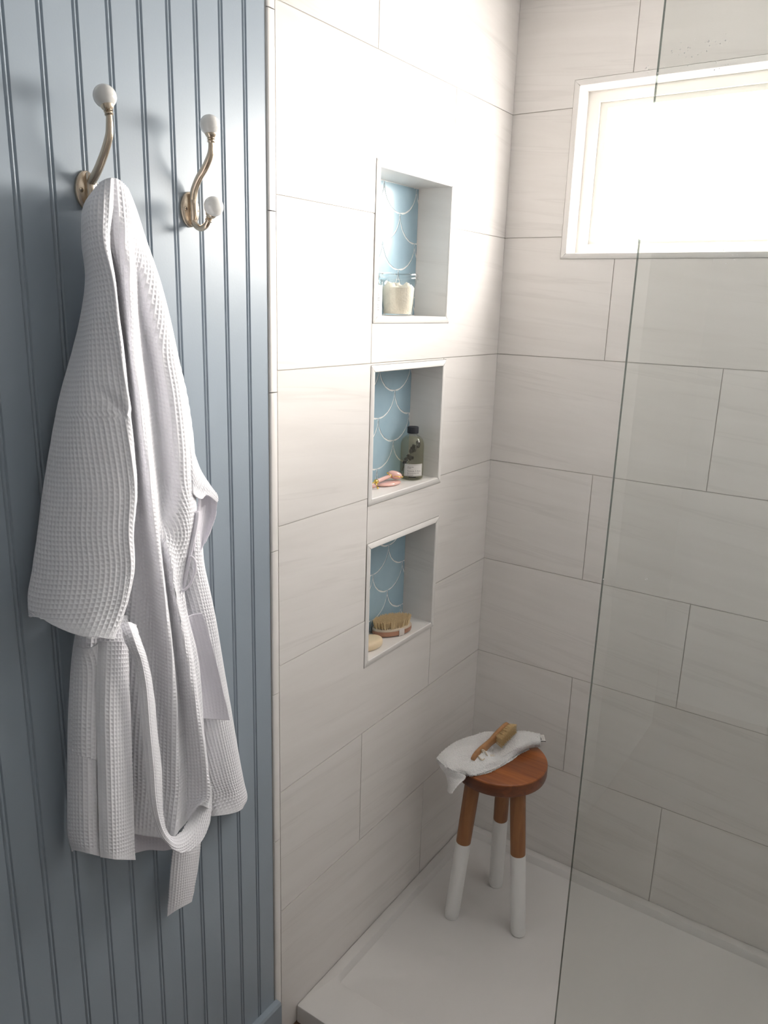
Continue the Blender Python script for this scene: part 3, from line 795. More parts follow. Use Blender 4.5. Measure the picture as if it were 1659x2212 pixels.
for fx, fy, ln in ((.62, .35, .16), (.66, .50, .10), (.74, .62, .10), (.18, .45, .5), (.32, .6, .34)):
    p0 = a_ + (b_ - a_) * fx + (d_ - a_) * fy
    dv = (b_ - a_) * ln if ln < .2 else (d_ - a_) * ln * .6
    MB().tube([p0 + up, p0 + dv + up], .0004, 5).build('tag_print', M['ink'], tgo)

# ---- wooden nail brush lying on the washcloth
def bristle_field(o, A, W, N, pts, h, lean, r0=.0006, mat='bristle', name='bristles', parent=None, jitter=.002, tuft=6, tj=.0018):
    mb = MB()
    for (u_, v_) in pts:
        for _ in range(tuft):
            b0 = o + A * (u_ + random.uniform(-.0011, .0011)) + W * (v_ + random.uniform(-.0011, .0011))
            tip = b0 + N * (h + random.uniform(-jitter, jitter)) + A * (u_ * lean + random.uniform(-tj, tj)) + W * (v_ * lean + random.uniform(-tj, tj))
            d = tip - b0; s1 = np.cross(d, A); s1 /= np.linalg.norm(s1); s2 = np.cross(d, s1); s2 /= np.linalg.norm(s2)
            vs = [b0 + s1 * r0, b0 - s1 * r0 * .5 + s2 * r0 * .87, b0 - s1 * r0 * .5 - s2 * r0 * .87]
            vs += [q + d for q in vs]
            mb.add(vs, [(0, 1, 4, 3), (1, 2, 5, 4), (2, 0, 3, 5), (3, 4, 5)])
    ob = mb.build(name, M[mat], parent, fix=False); ob['kind'] = 'stuff'
    return ob
e0 = at_z(1021, 1640, SZ + .026); e1 = at_z(1098, 1566, SZ + .050)
Ax = e1 - e0; BL = np.linalg.norm(Ax); Ax /= BL
toC = CAM - e0; toC /= np.linalg.norm(toC)
scr = np.cross(toC, Ax); scr /= np.linalg.norm(scr)       # sideways in the picture
if scr @ RT < 0: scr = -scr
Nn = scr * .70 + toC * .62; Nn -= Ax * (Nn @ Ax); Nn /= np.linalg.norm(Nn)
Wd = np.cross(Nn, Ax)
br = empty('nail_brush', (e0 + e1) / 2 - np.array([0, 0, .02])); tag(br, 'small wooden nail brush with a cord loop lying on the washcloth', 'brush')
pr = [(0, .004), (.03, .010), (.10, .0145), (.22, .0155), (.34, .0135), (.44, .0112), (.52, .0118), (.60, .0150), (.70, .0170), (.88, .0170), (.96, .0140), (1.0, .006)]
N_ = 48; prs = np.array(pr); uu = np.linspace(0, 1, N_); hw = np.interp(uu, prs[:, 0], prs[:, 1])
mb = MB(); vs = []; sec = 16; thk = .0058
for u_, h_ in zip(uu, hw):
    for k in range(sec):
        a_ = 2 * math.pi * k / sec
        cx, sx = math.cos(a_), math.sin(a_)
        sq = (abs(cx) ** 4 + abs(sx) ** 4) ** -.25
        vs.append(e0 + Ax * u_ * BL + Wd * h_ * cx * sq + Nn * thk * sx * sq)
fs = [(i * sec + k, i * sec + (k + 1) % sec, (i + 1) * sec + (k + 1) % sec, (i + 1) * sec + k) for i in range(N_ - 1) for k in range(sec)] + [tuple(reversed(range(sec))), tuple((N_ - 1) * sec + k for k in range(sec))]
MB().add(vs, fs).build('handle', M['beech'], br, smooth=50)
pts = [(BL * (.60 + .36 * i / 12), -.0115 + .023 * j / 5) for i in range(13) for j in range(6)]
bristle_field(e0 + Nn * thk + Ax * BL * .78, Ax, Wd, Nn, [(q[0] - BL * .78, q[1]) for q in pts], .021, .16, parent=br, jitter=.0028, tuft=8, r0=.0006, tj=.002)
ho = e0 + Ax * BL * .145
MB().lathe([(.0032, 0), (.0032, .0012), (.0001, .0013)], ho + Nn * (thk - .0005), 16, frame=(Ax, Wd, Nn)).build('hole', M['dark_slot'], br)
cz = lambda px, py, d: at_z(px, py, SZ + d)
q0 = ho + Nn * (thk - .001)
lp = [q0, q0 + Nn * .006 + (cz(1037, 1622, .040) - cz(1033, 1632, .040)) * .5, cz(1041, 1620, .043), cz(1047, 1622, .040), cz(1051, 1629, .034), cz(1055, 1636, .026)]
MB().tube(cr1(lp, 40), .0017, 8).build('cord_loop', M['cord'], br, smooth=True)
MB().tube(cr1([q0 - Nn * .012, cz(1040, 1641, .030), cz(1047, 1639, .028), cz(1055, 1636, .026)], 20), .0016, 8).build('cord_loop', M['cord'], br, smooth=True)
kn = cz(1055.5, 1636, .026)
MB().lathe([(.0008, -.003), (.0028, -.002), (.0034, 0), (.0028, .002), (.0008, .003)], kn, 12).build('cord_knot', M['cord'], br, smooth=True)
for tpx, tpy in ((1066, 1630), (1068, 1633), (1062, 1629)):
    MB().tube(cr1([kn, (kn + cz(tpx, tpy, .024)) / 2 + np.array([0, 0, .002]), cz(tpx, tpy, .0225)], 10), .0013, 6).build('cord_end', M['cord'], br, smooth=True)

# ---- top niche: jar of bath salts and a white carton
Z1, Z2, Z3 = NICHES[0][1], NICHES[1][1], NICHES[2][1]
jc = np.array([-0.047, at_x(859, 660, -.047)[1]])
jr = empty('glass_jar', (jc[0], jc[1], Z1)); tag(jr, 'lidded clear glass jar of cream bath salts in the top niche', 'jar')
JO = (jc[0], jc[1], Z1)
MB().lathe([(.030, .0005), (.034, .002), (.0355, .006), (.0385, .040), (.0405, .066), (.0425, .074), (.0430, .078), (.0430, .081), (.0415, .081), (.0410, .074), (.0385, .064), (.0365, .040), (.0335, .007), (.030, .004)], JO, 48, cap=True).build('jar_body', M['jar_glass'], jr, smooth=40)
MB().lathe([(.0400, .0812), (.0470, .0815), (.0476, .0835), (.0470, .0858), (.0445, .0866), (.0462, .0880), (.0472, .0915), (.0460, .0950), (.042, .0962), (.038, .0945), (.030, .0938), (.0, .0936)], JO, 48, cap=False).build('lid', M['jar_glass'], jr, smooth=40)
ang = math.atan2(FW[1], FW[0])
for da in (math.pi / 2 - .1,):
    v = np.array([math.cos(ang + da), math.sin(ang + da), 0]); o_ = np.array(JO)
    MB().tube(cr1([o_ + v * .0415 + [0, 0, .0665], o_ + v * .0462 + [0, 0, .073], o_ + v * .0482 + [0, 0, .084], o_ + v * .0455 + [0, 0, .0955], o_ + v * .036 + [0, 0, .0945]], 24), .0016, 8).build('clip', M['steel'], jr, smooth=True)
sp = MB(); n_ = 40; vs = []
prof = [(.0315, .0045), (.0332, .010), (.0362, .040), (.0380, .064)]
for r_, h_ in prof:
    for k in range(n_):
        a_ = 2 * math.pi * k / n_; vs.append((jc[0] + r_ * math.cos(a_), jc[1] + r_ * math.sin(a_), Z1 + h_))
for r_ in (.030, .020, .010):
    for k in range(n_):
        a_ = 2 * math.pi * k / n_
        hh = .0680 + .006 * math.sin(3 * a_ + 1) + .004 * math.sin(7 * a_ + r_ * 300) - .006 * (r_ < .02)
        vs.append((jc[0] + r_ * math.cos(a_), jc[1] + r_ * math.sin(a_), Z1 + hh))
nl = len(prof) + 3
fs = [(i * n_ + k, i * n_ + (k + 1) % n_, (i + 1) * n_ + (k + 1) % n_, (i + 1) * n_ + k) for i in range(nl - 1) for k in range(n_)] + [tuple(reversed(range(n_))), tuple((nl - 1) * n_ + k for k in range(n_))]
tag(sp.add(vs, fs).build('bath_salts', M['salt'], smooth=60), 'cream-coloured bath salts filling the glass jar', 'bath salts')
# carton: its printed face looks out of the niche
bx = np.array([-0.046, at_x(813, 660, -.022)[1]])
bw, bd_, bh = .022, .024, .066
ct = empty('white_carton', (bx[0], bx[1], Z1)); tag(ct, 'small white carton with grey print left of the glass jar', 'box')
MB().prism([(-bd_, -bw), (bd_, -bw), (bd_, bw), (-bd_, bw)], (bx[0], bx[1], Z1 + .0004), (1, 0, 0), (0, 1, 0), (0, 0, 1), bh, bevel=.0015).build('carton_body', M['white_box'], ct)
def on_box(x_, y_): return (bx[0] + bd_ + .0004, bx[1] - bw + x_, Z1 + y_)
text_mesh('A|||', .0085, lambda x_, y_: on_box(.0195 + x_, .0445 + y_), 'printed_mark', M['ink'], ct)
text_mesh('o', .0075, lambda x_, y_: on_box(.0355 + x_, .0435 + y_), 'printed_mark', M['ink'], ct)
for i, (zz_, ln) in enumerate(((.0385, .014), (.0358, .0095), (.033, .0155), (.0265, .006), (.0235, .010), (.0208, .011), (.018, .0125), (.0153, .007), (.0126, .013))):
    MB().box((bx[0] + bd_ + .0002, bx[1] - bw + .0195, Z1 + zz_), (bx[0] + bd_ + .0004, bx[1] - bw + .0195 + ln, Z1 + zz_ + .0011)).build('print_line', M['ink'], ct)

# ---- middle niche: oil bottle with dried sprig, quartz roller and stone
bc = np.array([-0.0475, -0.3600]); BO = (bc[0], bc[1], Z2)
bt = empty('oil_bottle', BO); tag(bt, 'round clear bottle with a black cap, paper label and dried sprig inside', 'bottle')
outer = [(.026, .0006), (.0295, .002), (.0308, .006), (.031, .012), (.031, .088), (.0300, .0965), (.0265, .1045), (.0200, .1105), (.0145, .1135), (.0125, .1160), (.0125, .124)]
inner = [(r_ - .0018, h_ + .0012) for r_, h_ in reversed(outer)]
MB().lathe(outer + inner, BO, 48).build('bottle_body', M['bottle_glass'], bt, smooth=50)
liq = [(.0255, .003), (.0286, .0045), (.0291, .012), (.0291, .087), (.0280, .095), (.0245, .1025), (.0180, .1085)]
MB().lathe(liq, BO, 40).build('oil', M['oil'], bt, smooth=50)
MB().lathe([(.0140, .1195), (.0146, .1202), (.0146, .1345), (.0138, .1362), (.002, .1364)], BO, 40).build('cap', M['black_cap'], bt, smooth=35)
va = math.atan2(CAM[1] - bc[1], CAM[0] - bc[0])          # bearing of the room, towards which the label looks
def on_cyl(a_, z_, r_=.0314): return (bc[0] + r_ * math.cos(a_), bc[1] + r_ * math.sin(a_), Z2 + z_)
L0, L1 = va - .62, va + 1.02                              # left edge to right edge seen from the room
za, zb_ = .0125, .0440
mb = MB(); n_ = 20
for r_ in (.0313, .0311):
    for z_ in (za, zb_): mb.add([on_cyl(L0 + (L1 - L0) * k / n_, z_, r_) for k in range(n_ + 1)], [])
k1 = n_ + 1
mb.f = [(i, i + 1, k1 + i + 1, k1 + i) for i in range(n_)] + [(2 * k1 + i, 3 * k1 + i, 3 * k1 + i + 1, 2 * k1 + i + 1) for i in range(n_)]; mb.m = [0] * len(mb.f)
lab = mb.build('paper_label', M['paper'], bt, smooth=True, fix=False); lab['label'] = 'white paper label with black lettering'
tx = lambda x0, z0: (lambda x_, y_: on_cyl(L0 + (x0 + x_) / .0314, z0 + y_, .0315))
text_mesh('Formula, 5. Rose', .0054, tx(.0085, .0245), 'lettering', M['ink'], lab)
text_mesh('Bath & Shower Oil', .0041, tx(.0085, .0192), 'lettering', M['ink'], lab)
def dashes(z_, lens, h_):                     # print too small to read
    x_ = .0085
    for ln in lens:
        a0, a1 = L0 + x_ / .0314, L0 + (x_ + ln) / .0314
        MB().add([on_cyl(a0, z_, .0315), on_cyl(a1, z_, .0315), on_cyl(a1, z_ + h_, .0315), on_cyl(a0, z_ + h_, .0315)], [(0, 1, 2, 3)]).build('print_line', M['ink'], lab, fix=False)
        x_ += ln + .0009
dashes(.0362, (.006, .0035, .005), .0009); dashes(.0332, (.003, .006), .0008); dashes(.0153, (.004, .0025, .003, .004), .0009)
fr_ = [(L0 + .11, L1 - .08, .0412, .0414), (L0 + .11, L1 - .08, .0138, .0140)]
for a0, a1, z0, z1 in fr_:
    mb = MB(); mb.add([on_cyl(a0 + (a1 - a0) * k / 16, z_, .0315) for z_ in (z0, z1 + .0002) for k in range(17)], [(i, i + 1, 18 + i, 17 + i) for i in range(16)]); mb.build('label_rule', M['ink'], lab, fix=False)
for a0 in (L0 + .11, L1 - .08):
    MB().add([on_cyl(a0, .0138, .0315), on_cyl(a0 + .012, .0138, .0315), on_cyl(a0 + .012, .0414, .0315), on_cyl(a0, .0414, .0315)], [(0, 1, 2, 3)]).build('label_rule', M['ink'], lab, fix=False)
mb = MB(); mb.add([on_cyl(L0 + .40 + .62 * k / 10, z_, .0316) for z_ in (.0092, .0118) for k in range(11)], [(i, i + 1, 12 + i, 11 + i) for i in range(10)]); mb.build('label_bar', M['black'], bt, fix=False)
# sprig standing inside: stem from lower left to upper right
vr_ = np.array([RT[0], RT[1], 0]); vr_ /= np.linalg.norm(vr_); vd = np.array([-vr_[1], vr_[0], 0])
def inb(s_, z_, f_=0.0): return np.array(BO) + vr_ * s_ - vd * f_ + np.array([0, 0, z_])
sg = empty('dried_sprig', inb(-.0225, .012, .014)); tag(sg, 'dark dried flower sprig standing inside the oil bottle', 'dried sprig')
path = cr1([inb(-.0245, .022, .010), inb(-.020, .040, .016), inb(-.012, .058, .020), inb(-.002, .075, .021), inb(.008, .090, .019), inb(.014, .1, .012)], 30)
MB().tube(path, .0009, 6).build('stem', M['stem'], sg)
MB().tube(cr1([inb(-.0225, .030, .012), inb(-.014, .042, .020), inb(-.008, .05, .0205)], 12), .0006, 6).build('stem', M['stem'], sg)
def floret(c, r_, seed):
    rd = random.Random(seed); bm = bmesh.new(); bmesh.ops.create_icosphere(bm, subdivisions=2, radius=1.0)
    for v in bm.verts: v.co *= r_ * rd.uniform(.62, 1.25)
    mb = MB(); mb.add([np.array(c) + np.array(v.co) for v in bm.verts], [tuple(q.index for q in f.verts) for f in bm.faces]); bm.free()
    return mb.build('dried_flower', M['flower'], sg)
for i, (s_, z_, r_) in enumerate(((-.019, .047, .0052), (-.0155, .053, .0058), (-.0065, .0585, .0062), (-.010, .0625, .0046), (-.001, .0580, .0048), (.000, .0785, .0078), (.0045, .084, .0068), (-.0035, .0750, .0055), (.0022, .0885, .0045), (.0140, .0880, .0046), (.0155, .094, .0040), (.0115, .0990, .0042), (.0160, .0990, .0036))):
    floret(inb(s_, z_, .017 if r_ < .006 else .019), r_, i)

# gua sha stone and facial roller
g0 = at_z(838, 1044, Z2 + .004)
gs = MB(); n_ = 40
gx = np.array([.30, .954, 0]); gy = np.array([-gx[1], gx[0], 0])
lay = [(0.80, .0004), (.95, .002), (1.0, .0045), (.95, .007), (.80, .0085), (.4, .009)]
for f_, h_ in lay:
    gs.add([np.array([g0[0], g0[1], Z2]) + gx * (.040 * math.cos(t) * f_) + gy * (.0225 * math.sin(t) * (1 - .28 * max(0, math.cos(t)) ** 2) * f_) + np.array([0, 0, h_]) for t in np.linspace(0, 2 * math.pi, n_, endpoint=False)], [])
gs.f = [(i * n_ + k, i * n_ + (k + 1) % n_, (i + 1) * n_ + (k + 1) % n_, (i + 1) * n_ + k) for i in range(len(lay) - 1) for k in range(n_)] + [tuple(reversed(range(n_))), tuple((len(lay) - 1) * n_ + k for k in range(n_))]; gs.m = [0] * len(gs.f)
tag(gs.build('massage_stone', M['quartz'], smooth=50), 'flat oval pink quartz massage stone lying in the middle niche', 'stone')
rl = empty('facial_roller', (g0[0], g0[1], Z2 + .009)); tag(rl, 'pink quartz facial roller with gold fittings beside the bottle', 'facial roller')
h0 = at_z(811, 1041, Z2 + .017); h1 = at_z(843, 1028, Z2 + .021)
ra = h1 - h0; RLn = np.linalg.norm(ra); ra /= RLn
rx_ = np.cross(ra, [0, 0, 1.]); rx_ /= np.linalg.norm(rx_); ry_ = np.cross(rx_, ra)
MB().lathe([(.0035, .006), (.0048, .008), (.0052, RLn * .5), (.0048, RLn - .004), (.0036, RLn - .002)], h0, 20, frame=(rx_, ry_, ra)).build('handle', M['quartz'], rl, smooth=40)
for c_, r_ in ((h0 + ra * .003, .0062), (h1, .0056)):
    MB().lathe([(.003, -.004), (r_ * .9, -.003), (r_, 0), (r_ * .9, .003), (.003, .004)], c_, 20, frame=(rx_, ry_, ra)).build('collar', M['gold'], rl, smooth=40)
rc = at_z(853, 1026, Z2 + .022)
def drum(c_, l_, r_, ax_, name, mat):
    ax_ = ax_ / np.linalg.norm(ax_); x_ = np.cross(ax_, [0.1, 0, 1.]); x_ /= np.linalg.norm(x_); y_ = np.cross(x_, ax_)
    MB().lathe([(r_ * math.sin(t) ** .8 + 1e-4, -l_ * math.cos(t)) for t in np.linspace(.05, math.pi - .05, 14)], c_, 24, frame=(x_, y_, ax_)).build(name, mat, rl, smooth=True)
    return ax_
dax = drum(rc, .0185, .0105, vr_ * .9 + np.array([0, 0, -.25]) + vd * .2, 'roller_drum', M['quartz'])
for s_ in (-1, 1):
    MB().tube(cr1([h1 + ra * .002, rc + dax * s_ * .012 - ra * .006 - vd * .010 + [0, 0, .002], rc + dax * s_ * .0205 - vd * .006, rc + dax * s_ * .0195], 16), .0011, 8).build('fork', M['gold'], rl, smooth=True)
    MB().lathe([(.0006, -.002), (.0024, -.001), (.0024, .001), (.0006, .002)], rc + dax * s_ * .0200, 14, frame=(rx_, ry_, ra)).build('pin', M['gold'], rl, smooth=True)
sm = at_z(806, 1050, Z2 + .008)
dax2 = drum(sm - ra * .004 + vd * .004, .010, .0055, vr_, 'roller_drum', M['quartz'])
for s_ in (-1, 1):
    MB().tube(cr1([h0 - ra * .001, sm + vr_ * s_ * .008 + [0, 0, .004], sm + vr_ * s_ * .0115 - [0, 0, .004]], 14), .0013, 8).build('fork', M['gold'], rl, smooth=True)
    MB().lathe([(.0006, -.0025), (.0030, -.001), (.0030, .001), (.0006, .0025)], sm + vr_ * s_ * .0115 - np.array([0, 0, .0045]), 14).build('pin', M['gold'], rl, smooth=True)

# ---- bottom niche: body brush and soap
bb0 = np.array([-.0475, -.4270, Z3])
ba = np.array([.42, .907, 0]); ba /= np.linalg.norm(ba); bwv = np.array([-ba[1], ba[0], 0]); bz = np.array([0, 0, 1.])
bb_ = empty('body_brush', bb0); tag(bb_, 'oval wooden body brush with bristles up and a cotton strap', 'brush')
BLn, BWd = .0585, .0330
def oval(f, h): return [bb0 + ba * (BLn * f * math.cos(t)) + bwv * (BWd * f * math.sin(t)) + bz * h for t in np.linspace(0, 2 * math.pi, 48, endpoint=False)]
def stack(lay, name, mat):
    mb = MB()
    for f, h in lay: mb.add(oval(f, h), [])
    n_ = 48; mb.f = [(i * n_ + k, i * n_ + (k + 1) % n_, (i + 1) * n_ + (k + 1) % n_, (i + 1) * n_ + k) for i in range(len(lay) - 1) for k in range(n_)] + [tuple(reversed(range(n_))), tuple((len(lay) - 1) * n_ + k for k in range(n_))]; mb.m = [0] * len(mb.f)
    return mb.build(name, mat, bb_, smooth=40)
stack([(.90, .0022), (.97, .0045), (1.0, .009), (.995, .0165)], 'wooden_back', M['pear'])
stack([(.985, .0166), (1.0, .018), (.97, .0205), (.90, .0215)], 'bristle_bed', M['cream_base'])
pts = []
for i in range(-9, 10):
    for j in range(-5, 6):
        u_, v_ = i * .0056, j * .0053
        if (u_ / (BLn * .88)) ** 2 + (v_ / (BWd * .86)) ** 2 <= 1: pts.append((u_, v_))
bristle_field(bb0 + bz * .0212, ba, bwv, bz, pts, .0205, .10, mat='pale_bristle', parent=bb_, tuft=16, r0=.00045, tj=.0014, jitter=.0018)
mb = MB(); vs = []
ss = np.array([.017 * q for q in (-1, 1)])
fpt = [(.86, .0008), (.98, .0010), (1.055, .006), (1.058, .014), (1.02, .0205)]
for s_ in (-.0085, .0085):
    for f, h in fpt:
        vs.append(bb0 + ba * (s_ + .010) - bwv * (BWd * f * math.sqrt(max(0, 1 - ((s_ + .01) / BLn) ** 2))) + bz * h)
for s_ in (-.0085, .0085):
    for f, h in fpt:
        vs.append(bb0 + ba * (s_ + .010) - bwv * (BWd * (f - .035) * math.sqrt(max(0, 1 - ((s_ + .01) / BLn) ** 2))) + bz * (h + .0006))
k = len(fpt)
fs = [(i, i + 1, k + i + 1, k + i) for i in range(k - 1)] + [(2 * k + i, 3 * k + i, 3 * k + i + 1, 2 * k + i + 1) for i in range(k - 1)] + [(i, 2 * k + i, 2 * k + i + 1, i + 1) for i in range(k - 1)] + [(k + i, k + i + 1, 3 * k + i + 1, 3 * k + i) for i in range(k - 1)]
mb.add(vs, fs).build('strap', M['strap'], bb_, smooth=40)
so = np.array([-.047, -.5420, Z3]); n_ = 48; mb = MB()
sa_ = np.array([.25, .968, 0]); sb_ = np.array([-sa_[1], sa_[0], 0])
lay = [(.86, .0004), (.96, .002), (1.0, .006), (1.0, .013), (.975, .0175), (.88, .0205), (.6, .0222), (.2, .0226)]
for f, h in lay: mb.add([so + sa_ * (.0460 * f * math.cos(t)) + sb_ * (.0300 * f * math.sin(t)) + bz * h for t in np.linspace(0, 2 * math.pi, n_, endpoint=False)], [])
mb.f = [(i * n_ + k, i * n_ + (k + 1) % n_, (i + 1) * n_ + (k + 1) % n_, (i + 1) * n_ + k) for i in range(len(lay) - 1) for k in range(n_)] + [tuple(reversed(range(n_))), tuple((len(lay) - 1) * n_ + k for k in range(n_))]; mb.m = [0] * len(mb.f)
tag(mb.build('soap_bar', M['soap'], smooth=50), 'oval cream soap bar beside the body brush', 'soap')

# ================================================================== bathrobe hanging from the first hook
rb = empty('bathrobe', (0.06, -1.30, 0.52))
tag(rb, 'white waffle-weave cotton bathrobe hanging from the left coat hook', 'bathrobe')
def W_(rows):
    """rows of (px, py, depth from the wall) -> 3-D points"""
    return [[at_x(*p) for p in r] for r in rows]
def R_(py, xs, ds): return [(x_, py, d_) for x_, d_ in zip(xs, ds)]
def fine_folds(seed, amp, fx, fz):
    rd = np.random.RandomState(seed); ph = rd.uniform(0, 6.28, 6)
    def f(G):
        n = normals(G, (1, -.5, .1)); z_ = G[..., 2]; y_ = G[..., 1]
        ramp = np.clip((ZB + .12 - z_) / .25, 0.15, 1)
        h = np.sin(y_ * fx + z_ * 2.2 + ph[0]) + .6 * np.sin(y_ * fx * 1.9 - z_ * 3.1 + ph[1]) + .5 * np.sin(z_ * fz + y_ * 9 + ph[2])
        return G + n * (h * amp * ramp)[..., None]
    return f

# front body with its three long folds
F = [
 [(208, 404, .060), (216, 395, .072), (228, 388, .086), (240, 384.5, .092), (250, 386, .094), (258, 390, .092), (267, 398, .084), (275, 408, .070), (276, 410, .040)],
 R_(450, [184, 205, 230, 250, 262, 273, 283, 292, 291], [.045, .075, .092, .101, .103, .100, .090, .072, .035]),
 R_(520, [181, 206, 238, 258, 272, 285, 300, 314, 312], [.040, .070, .090, .101, .108, .094, .082, .064, .028]),
 R_(600, [188, 220, 250, 268, 283, 294, 318, 341, 339], [.035, .060, .068, .096, .104, .076, .082, .072, .026]),
 R_(680, [192, 230, 260, 277, 287, 302, 335, 362, 360], [.030, .055, .060, .094, .100, .066, .084, .074, .024]),
 R_(760, [192, 240, 271, 283, 290, 317, 350, 380, 377], [.030, .050, .055, .092, .095, .060, .086, .076, .020]),
 R_(860, [192, 250, 283, 297, 305, 331, 370, 402, 399], [.030, .050, .058, .094, .094, .062, .090, .076, .020]),
 R_(970, [202, 260, 294, 311, 319, 343, 386, 417, 413], [.030, .050, .060, .096, .094, .066, .094, .078, .022]),
 R_(1060, [206, 265, 300, 322, 331, 351, 390, 420, 415], [.030, .050, .060, .098, .094, .070, .095, .082, .030]),
 R_(1130, [210, 270, 305, 332, 341, 352, 386, 422, 414], [.030, .050, .060, .100, .090, .082, .094, .085, .045]),
 R_(1200, [215, 275, 311, 342, 351, 368, 388, 406, 401], [.030, .050, .058, .101, .082, .095, .088, .080, .055]),
 R_(1273, [220, 280, 318, 351, 360, 377, 387, 395, 392], [.030, .050, .058, .102, .080, .099, .086, .076, .055]),
 R_(1340, [225, 285, 325, 360, 368, 390, 399, 407, 404], [.030, .050, .060, .100, .078, .101, .084, .074, .052]),
 R_(1420, [230, 290, 332, 369, 378, 404, 416, 426, 423], [.030, .050, .062, .098, .076, .103, .084, .074, .050]),
 R_(1500, [235, 295, 338, 376, 388, 416, 427, 435, 432], [.030, .050, .064, .095, .074, .104, .086, .074, .050]),
 R_(1580, [240, 300, 343, 380, 395, 430, 435, 438, 435], [.030, .050, .066, .090, .072, .104, .092, .076, .050]),
 R_(1660, [245, 305, 349, 384, 401, 441, 445, 449, 446], [.030, .050, .068, .086, .072, .104, .094, .078, .050]),
 R_(1715, [250, 310, 353, 386, 404, 447, 450, 454, 451], [.030, .050, .068, .084, .072, .103, .094, .078, .050]),
 [(252, 1795, .030), (312, 1806, .050), (356, 1809, .068), (380, 1803, .082), (401, 1778, .072), (430, 1741, .100), (446, 1745, .092), (452, 1746, .078), (449, 1745, .050)]]
cloth('front_panel', W_(F), M['robe'], rb, amp=.0018, anchor=.36, bias=.06, edges='b', extra=fine_folds(3, .0012, 95, 11))

# near sleeve: a wide flat tube lying over the front
SL = [
 [(206, 407, .055), (208, 404, .066), (216, 396, .080), (226, 390, .092), (234, 387, .098), (241, 385.5, .100), (246, 387, .094)],
 R_(450, [183, 181, 192, 208, 222, 236, 243], [.035, .052, .082, .098, .106, .108, .100]),
 R_(520, [180, 178, 190, 206, 221, 231, 236], [.022, .042, .080, .101, .114, .116, .100]),
 R_(600, [188, 186, 200, 218, 235, 246, 246], [.018, .038, .082, .105, .120, .123, .085]),
 R_(680, [179, 177, 198, 222, 243, 255, 252], [.016, .036, .086, .111, .127, .130, .075]),
 R_(760, [161, 159, 188, 222, 252, 266, 262], [.014, .034, .088, .115, .133, .135, .072]),
 R_(860, [135, 133, 172, 216, 258, 275, 270], [.014, .034, .088, .118, .136, .137, .070]),
 R_(960, [116, 114, 160, 212, 264, 286, 280], [.014, .034, .088, .119, .138, .138, .070]),
 R_(1060, [99, 97, 150, 208, 268, 293, 287], [.014, .034, .086, .119, .138, .138, .070]),
 R_(1150, [87, 85, 141, 202, 262, 285, 281], [.014, .034, .084, .118, .136, .136, .075]),
 R_(1225, [76, 74, 133, 196, 261, 287, 281], [.014, .034, .084, .117, .135, .136, .078]),
 R_(1285, [66, 64, 124, 190, 253, 276, 270], [.014, .034, .084, .117, .134, .133, .080]),
 R_(1330, [66, 66, 118, 180, 238, 262, 258], [.016, .038, .084, .116, .132, .130, .085]),
 [(68, 1330, .018), (68, 1322, .040), (115, 1351, .084), (170, 1373, .115), (215, 1378, .130), (243, 1381, .127), (243, 1377, .090)]]
def sleeve_detail(G):
    n = normals(G, (1, -.5, .1))
    # the short diagonal pull above the elbow
    a, b = at_x(186, 824, .1)[1:], at_x(264, 902, .13)[1:]
    d = b - a; L = np.linalg.norm(d); d /= L; nn = np.array([-d[1], d[0]])
    q = G[..., 1:] - a; s = q @ d; t = q @ nn
    k = np.exp(-(t / .006) ** 2) * np.clip(s / (.3 * L), 0, 1) * np.clip((L * 1.02 - s) / (.1 * L), 0, 1)
    k2 = np.exp(-((t - .012) / .009) ** 2) * np.clip(s / (.3 * L), 0, 1) * np.clip((L * 1.02 - s) / (.1 * L), 0, 1)
    c = np.clip((np.linspace(0, 1, G.shape[1]) - .40) / .2, 0, 1)[None]
    G = G - n * (k * c * .0034)[..., None] + n * (k2 * c * .0016)[..., None]
    return fine_folds(5, .0010, 38, 8)(G)
cloth('sleeve', W_(SL), M['robe'], rb, anchor=.78, bias=-.05, edges='b', extra=sleeve_detail)
# inside of the sleeve mouth
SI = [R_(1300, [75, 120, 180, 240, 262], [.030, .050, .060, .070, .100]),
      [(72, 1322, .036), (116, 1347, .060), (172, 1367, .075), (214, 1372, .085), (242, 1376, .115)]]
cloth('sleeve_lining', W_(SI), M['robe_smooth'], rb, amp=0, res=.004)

# lower near front: side with patch pocket, then the placket band
PL = [R_(1330, [172, 172, 192, 214, 246, 274], [.006, .030, .058, .064, .070, .066]),
      R_(1378, [164, 163, 187, 213, 245, 275], [.006, .030, .060, .066, .074, .068]),
      R_(1440, [158, 157, 183, 209, 243, 276], [.006, .030, .060, .068, .078, .068]),
      R_(1550, [155, 153, 181, 208, 243, 280], [.006, .030, .060, .068, .080, .068]),
      R_(1670, [152, 151, 181, 211, 245, 284], [.006, .030, .060, .068, .080, .068]),
      R_(1790, [151, 150, 182, 214, 248, 285], [.006, .030, .060, .068, .080, .066]),
      [(158, 1839, .008), (159, 1836, .030), (186, 1841, .060), (217, 1849, .068), (250, 1853, .078), (289, 1855, .064)]]
cloth('side_panel', W_(PL), M['robe'], rb, anchor=.4, edges='b', extra=fine_folds(8, .0012, 70, 7))
PB = [R_(1385, [212, 228, 246, 262, 276], [.074, .084, .086, .084, .076]),
      R_(1440, [209, 226, 244, 261, 277], [.074, .084, .088, .084, .075]),
      R_(1550, [208, 226, 245, 263, 281], [.073, .085, .089, .085, .075]),
      R_(1670, [211, 229, 248, 266, 285], [.073, .085, .089, .085, .075]),
      R_(1790, [214, 232, 250, 268, 286], [.073, .084, .088, .084, .073]),
      [(217, 1851, .072), (234, 1854, .082), (252, 1857, .086), (270, 1857, .082), (290, 1857, .070)]]
